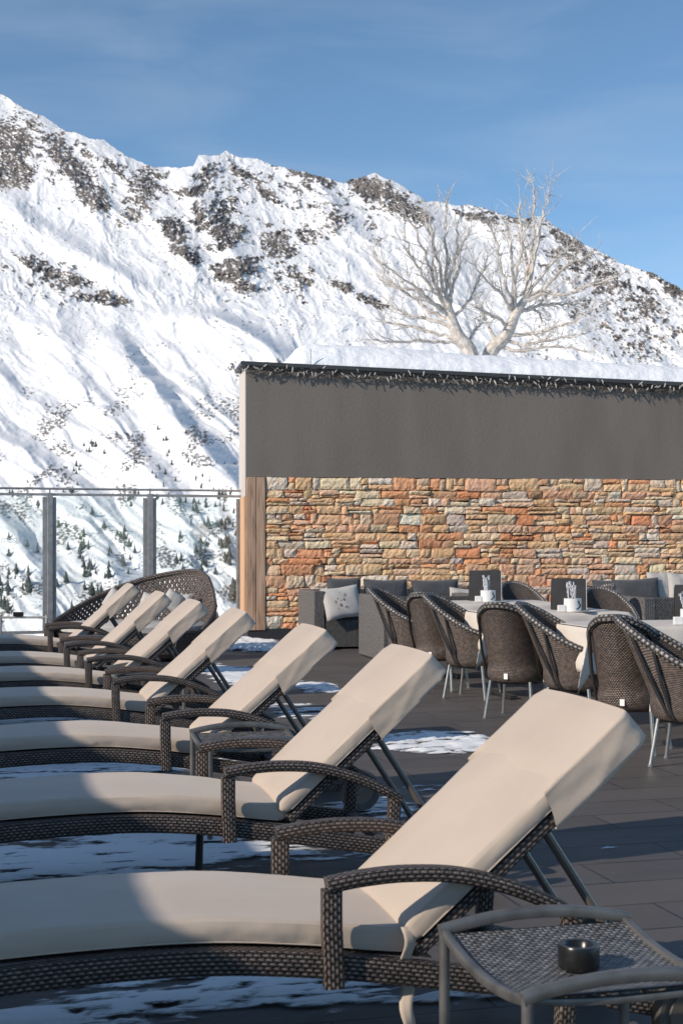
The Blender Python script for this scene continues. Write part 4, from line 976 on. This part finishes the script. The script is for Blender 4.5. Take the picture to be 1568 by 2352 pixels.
cr = N.new('ShaderNodeValToRGB'); cr.color_ramp.elements[0].color = (.05,.05,.08,1); cr.color_ramp.elements[0].position = .38; cr.color_ramp.elements[1].color = (.78,.78,.80,1); cr.color_ramp.elements[1].position = .5; K.new(wv.outputs[0], cr.inputs[0]); K.new(cr.outputs[0], p.inputs['Base Color']); M_NAP = m
def setting(xm0, xm1, ym0, Ym, xp, Yp, wh):
    Z = .745; x0, x1 = cx_(xm0, Ym), cx_(xm1, Ym); h = H + (HZ-ym0)/F*Ym - Z
    r = empty('menu_stand', ((x0+x1)/2, Ym, Z)); tag(r, 'dark menu card standing on the %s table' % wh, 'menu', 'menu cards on the tables')
    b = MB(); Wm = x1-x0; M1 = Matrix.Rotation(R(-6), 3, 'X'); b.box((0,0,h/2), (Wm, .006, h), M=M1); b.box((0,.05,h/2-.01), (Wm, .006, h-.01), M=Matrix.Rotation(R(8), 3, 'X')); b.build('card', M_MENU, r, smooth=0)
    b = MB(); b.box((Wm/2+.002,0,h/2), (.004,.010,h), M=M1); b.build('edge', M_WHITE, r, smooth=0)
    p0 = Vector((cx_(xp, Yp), Yp, Z)); r = empty('cutlery_pot', p0); tag(r, 'white pot of rolled napkins and cutlery on the %s table' % wh, 'pot', 'cutlery pots on the tables')
    b = MB(); b.lathe([(0,0),(.07,0),(.075,.005),(.076,.115),(.070,.117),(.066,.02),(0,.02)], (0,0,.0), 28); po = b.build('pot', M_WHITE, r)
    b = MB()                                              # dark curl on the pot
    for k in range(3):
        b.tube([(.077*math.cos(R(-62+3*k+j*5*math.sin(j*.5))), .077*math.sin(R(-62+3*k+j*5*math.sin(j*.5))), .095-.010*j) for j in range(8)], .004, 4)
    b.build('swirl_mark', M_BLACK, po)
    rn_ = random.Random(xm0)
    for k in range(7):
        a, l = rn_.uniform(-.30, .02), rn_.uniform(.10, .15); b = MB(); s_ = Vector((rn_.uniform(-.035,.035), rn_.uniform(-.03,.03), .06)); d = Vector((math.sin(a), rn_.uniform(-.15,.15), math.cos(a)))
        b.tube([s_, s_+d*l*.8, s_+d*(l+.06)], [.009,.011,.014], 6); b.build('napkin_roll', M_NAP, r)
    b = MB(); b.box((-.10,-.03,.03), (.07,.04,.06)); o = b.build('sugar_holder', M_WHITE, None, smooth=0, bevel=.006, loc=p0); tag(o, 'small white sugar holder beside the pot on the %s table' % wh, 'holder', 'sugar holders')
    b = MB(); b.lathe([(0,0),(.06,0),(.10,.008),(.102,.011),(.06,.004),(0,.004)], (.09,-.06,.0), 26); o = b.build('saucer', M_WHITE, None, loc=p0); tag(o, 'flat white saucer by the pot on the %s table' % wh, 'saucer', 'saucers')
setting(1077,1150,1310,14.75, 1120,14.5,'farthest'); setting(1266,1345,1329,12.85, 1314,12.5,'middle'); setting(1549,1640,1343,10.95, 1585,10.6,'nearest')

# ------------------------------------------------------------------ wicker sofas
def pillow(loc, W, Hh, T, rot, m, label, cat='cushion', group='sofa cushions'):
    b = MB(); P_ = []
    for i in range(17):
        r_ = []
        for j in range(17):
            u_, v_ = i/8-1, j/8-1; th = T*(max(0, (1-abs(u_)**3)*(1-abs(v_)**3)))**.5 + .006*math.sin(u_*7+v_*5+W*40)*(1-u_*u_)*(1-v_*v_); pin = 1 - .07*(1-abs(u_))*abs(v_)**2
            r_.append((u_*(1-.05*(1-v_*v_)), v_*pin, th))
        P_.append(r_)
    for sg in (1, -1): b.grid([[(q[0]*W/2, q[2]*sg, q[1]*Hh/2) for q in r_] for r_ in (P_[::-1] if sg > 0 else P_)])
    o = b.build('cushion', m, None, smooth=60, loc=loc); o.rotation_euler = rot; tag(o, label, cat, group); return o
def sofa(NLc, W, D, rz, label, back_front, armh=.70):
    """NLc near left corner; back towards camera if back_front"""
    root = empty('wicker_sofa', (NLc.x, NLc.y, 0), rz); tag(root, label, 'sofa', 'grey wicker sofas')
    b = MB(); b.box((W/2, D/2, .20), (W-.02, D-.02, .34)); b.build('base', M_SOFAD, root, smooth=0)
    for x in (.07, W-.07): b = MB(); b.box((x, D/2, armh/2+.01), (.14, D, armh)); b.build('arm', M_SOFA, root, smooth=0, bevel=.01)
    y = .07 if back_front else D-.07; b = MB(); b.box((W/2, y, armh/2+.008), (W-.284, .13, armh)); b.build('back', M_SOFAD, root, smooth=0, bevel=.008)
    n = max(1, round((W-.28)/.75)); w_ = (W-.28)/n
    for k in range(n): b = MB(); b.box((.14+w_*(k+.5), D/2 + (.06 if back_front else -.06), .43), (w_-.01, D-.16, .12)); b.build('seat_pad', M_DCUSH, root, smooth=60, bevel=.03)
    return root
def wl(px, Y): return Vector((cx_(px, Y), Y, 0))
sofa(wl(721,17.9), 2.7, .88, TH, 'grey wicker sofa along the stone wall, flowered cushion at its left end', False, .72)
sofa(wl(880,16.1), 1.3, 1.05, TH, 'grey wicker sofa with tall pale end panel beside the first tub chair', True, .72)
sofa(wl(1330,17.9), 3.0, .88, TH, 'wicker sofa along the stone wall at the right, dark cushions', False, .72)
sofa(wl(1478,15.3), 1.3, .9, TH, 'dark wicker sofa back behind the middle table at right', True, .74)
def cpos(px, py, Y): return at(px, py, Y)
CU = [(790,1362,18.45,.46,.40,'charcoal back cushion behind the flowered one',M_DCUSH,.0),(886,1367,18.6,.60,.42,'charcoal back cushion above the near sofa panel',M_DCUSH,.02),(1000,1364,18.8,.66,.38,'wide charcoal back cushion left of the first menu card',M_DCUSH,-.02),
      (1065,1378,18.3,.4,.3,'pale low cushion left of the first menu card',M_LCUSH,.1),(1405,1366,18.7,.55,.4,'charcoal back cushion right of the middle menu card',M_DCUSH,.0),(1462,1362,18.6,.66,.38,'crumpled charcoal cushion between two pale cushions',M_DCUSH,-.05),
      (1515,1350,18.8,.36,.42,'pale square cushion at the right against the wall',M_LCUSH,.0),(1562,1352,18.8,.36,.42,'pale cushion cut by the right photo edge',M_LCUSH,.04)]
for px, py, Y, W_, H_, lb, mm, rr_ in CU: pillow(cpos(px, py, Y), W_, H_, .07, (-.22, rr_, TH), mm, lb)
m = bpy.data.materials.new('flower_fabric'); m.use_nodes = True; N = m.node_tree.nodes; K = m.node_tree.links; p = N['Principled BSDF']; p.inputs['Roughness'].default_value = .9
t = N.new('ShaderNodeTexCoord'); vo = N.new('ShaderNodeTexVoronoi'); vo.inputs['Scale'].default_value = 22; nn_ = N.new('ShaderNodeTexNoise'); nn_.inputs['Scale'].default_value = 5
K.new(t.outputs['Object'], vo.inputs['Vector']); K.new(t.outputs['Object'], nn_.inputs['Vector'])
le = N.new('ShaderNodeVectorMath'); le.operation = 'LENGTH'; K.new(t.outputs['Object'], le.inputs[0])
r1 = N.new('ShaderNodeMapRange'); r1.inputs[1].default_value = .15; r1.inputs[2].default_value = .09; K.new(le.outputs['Value'], r1.inputs[0])
r2 = N.new('ShaderNodeMapRange'); r2.inputs[1].default_value = .42; r2.inputs[2].default_value = .38; K.new(vo.outputs['Distance'], r2.inputs[0])
mu = N.new('ShaderNodeMath'); mu.operation = 'MULTIPLY'; K.new(r1.outputs[0], mu.inputs[0]); K.new(r2.outputs[0], mu.inputs[1])
cm = N.new('ShaderNodeMixRGB'); cm.inputs[1].default_value = (.52,.49,.46,1); cm.inputs[2].default_value = (.17,.14,.13,1); K.new(mu.outputs[0], cm.inputs[0]); K.new(cm.outputs[0], p.inputs['Base Color']); M_FLOW = m
pillow(cpos(785, 1384, 18.0), .50, .42, .06, (-.35, -.12, TH+.1), M_FLOW, 'pale cushion with a dark flower print at the sofa end')
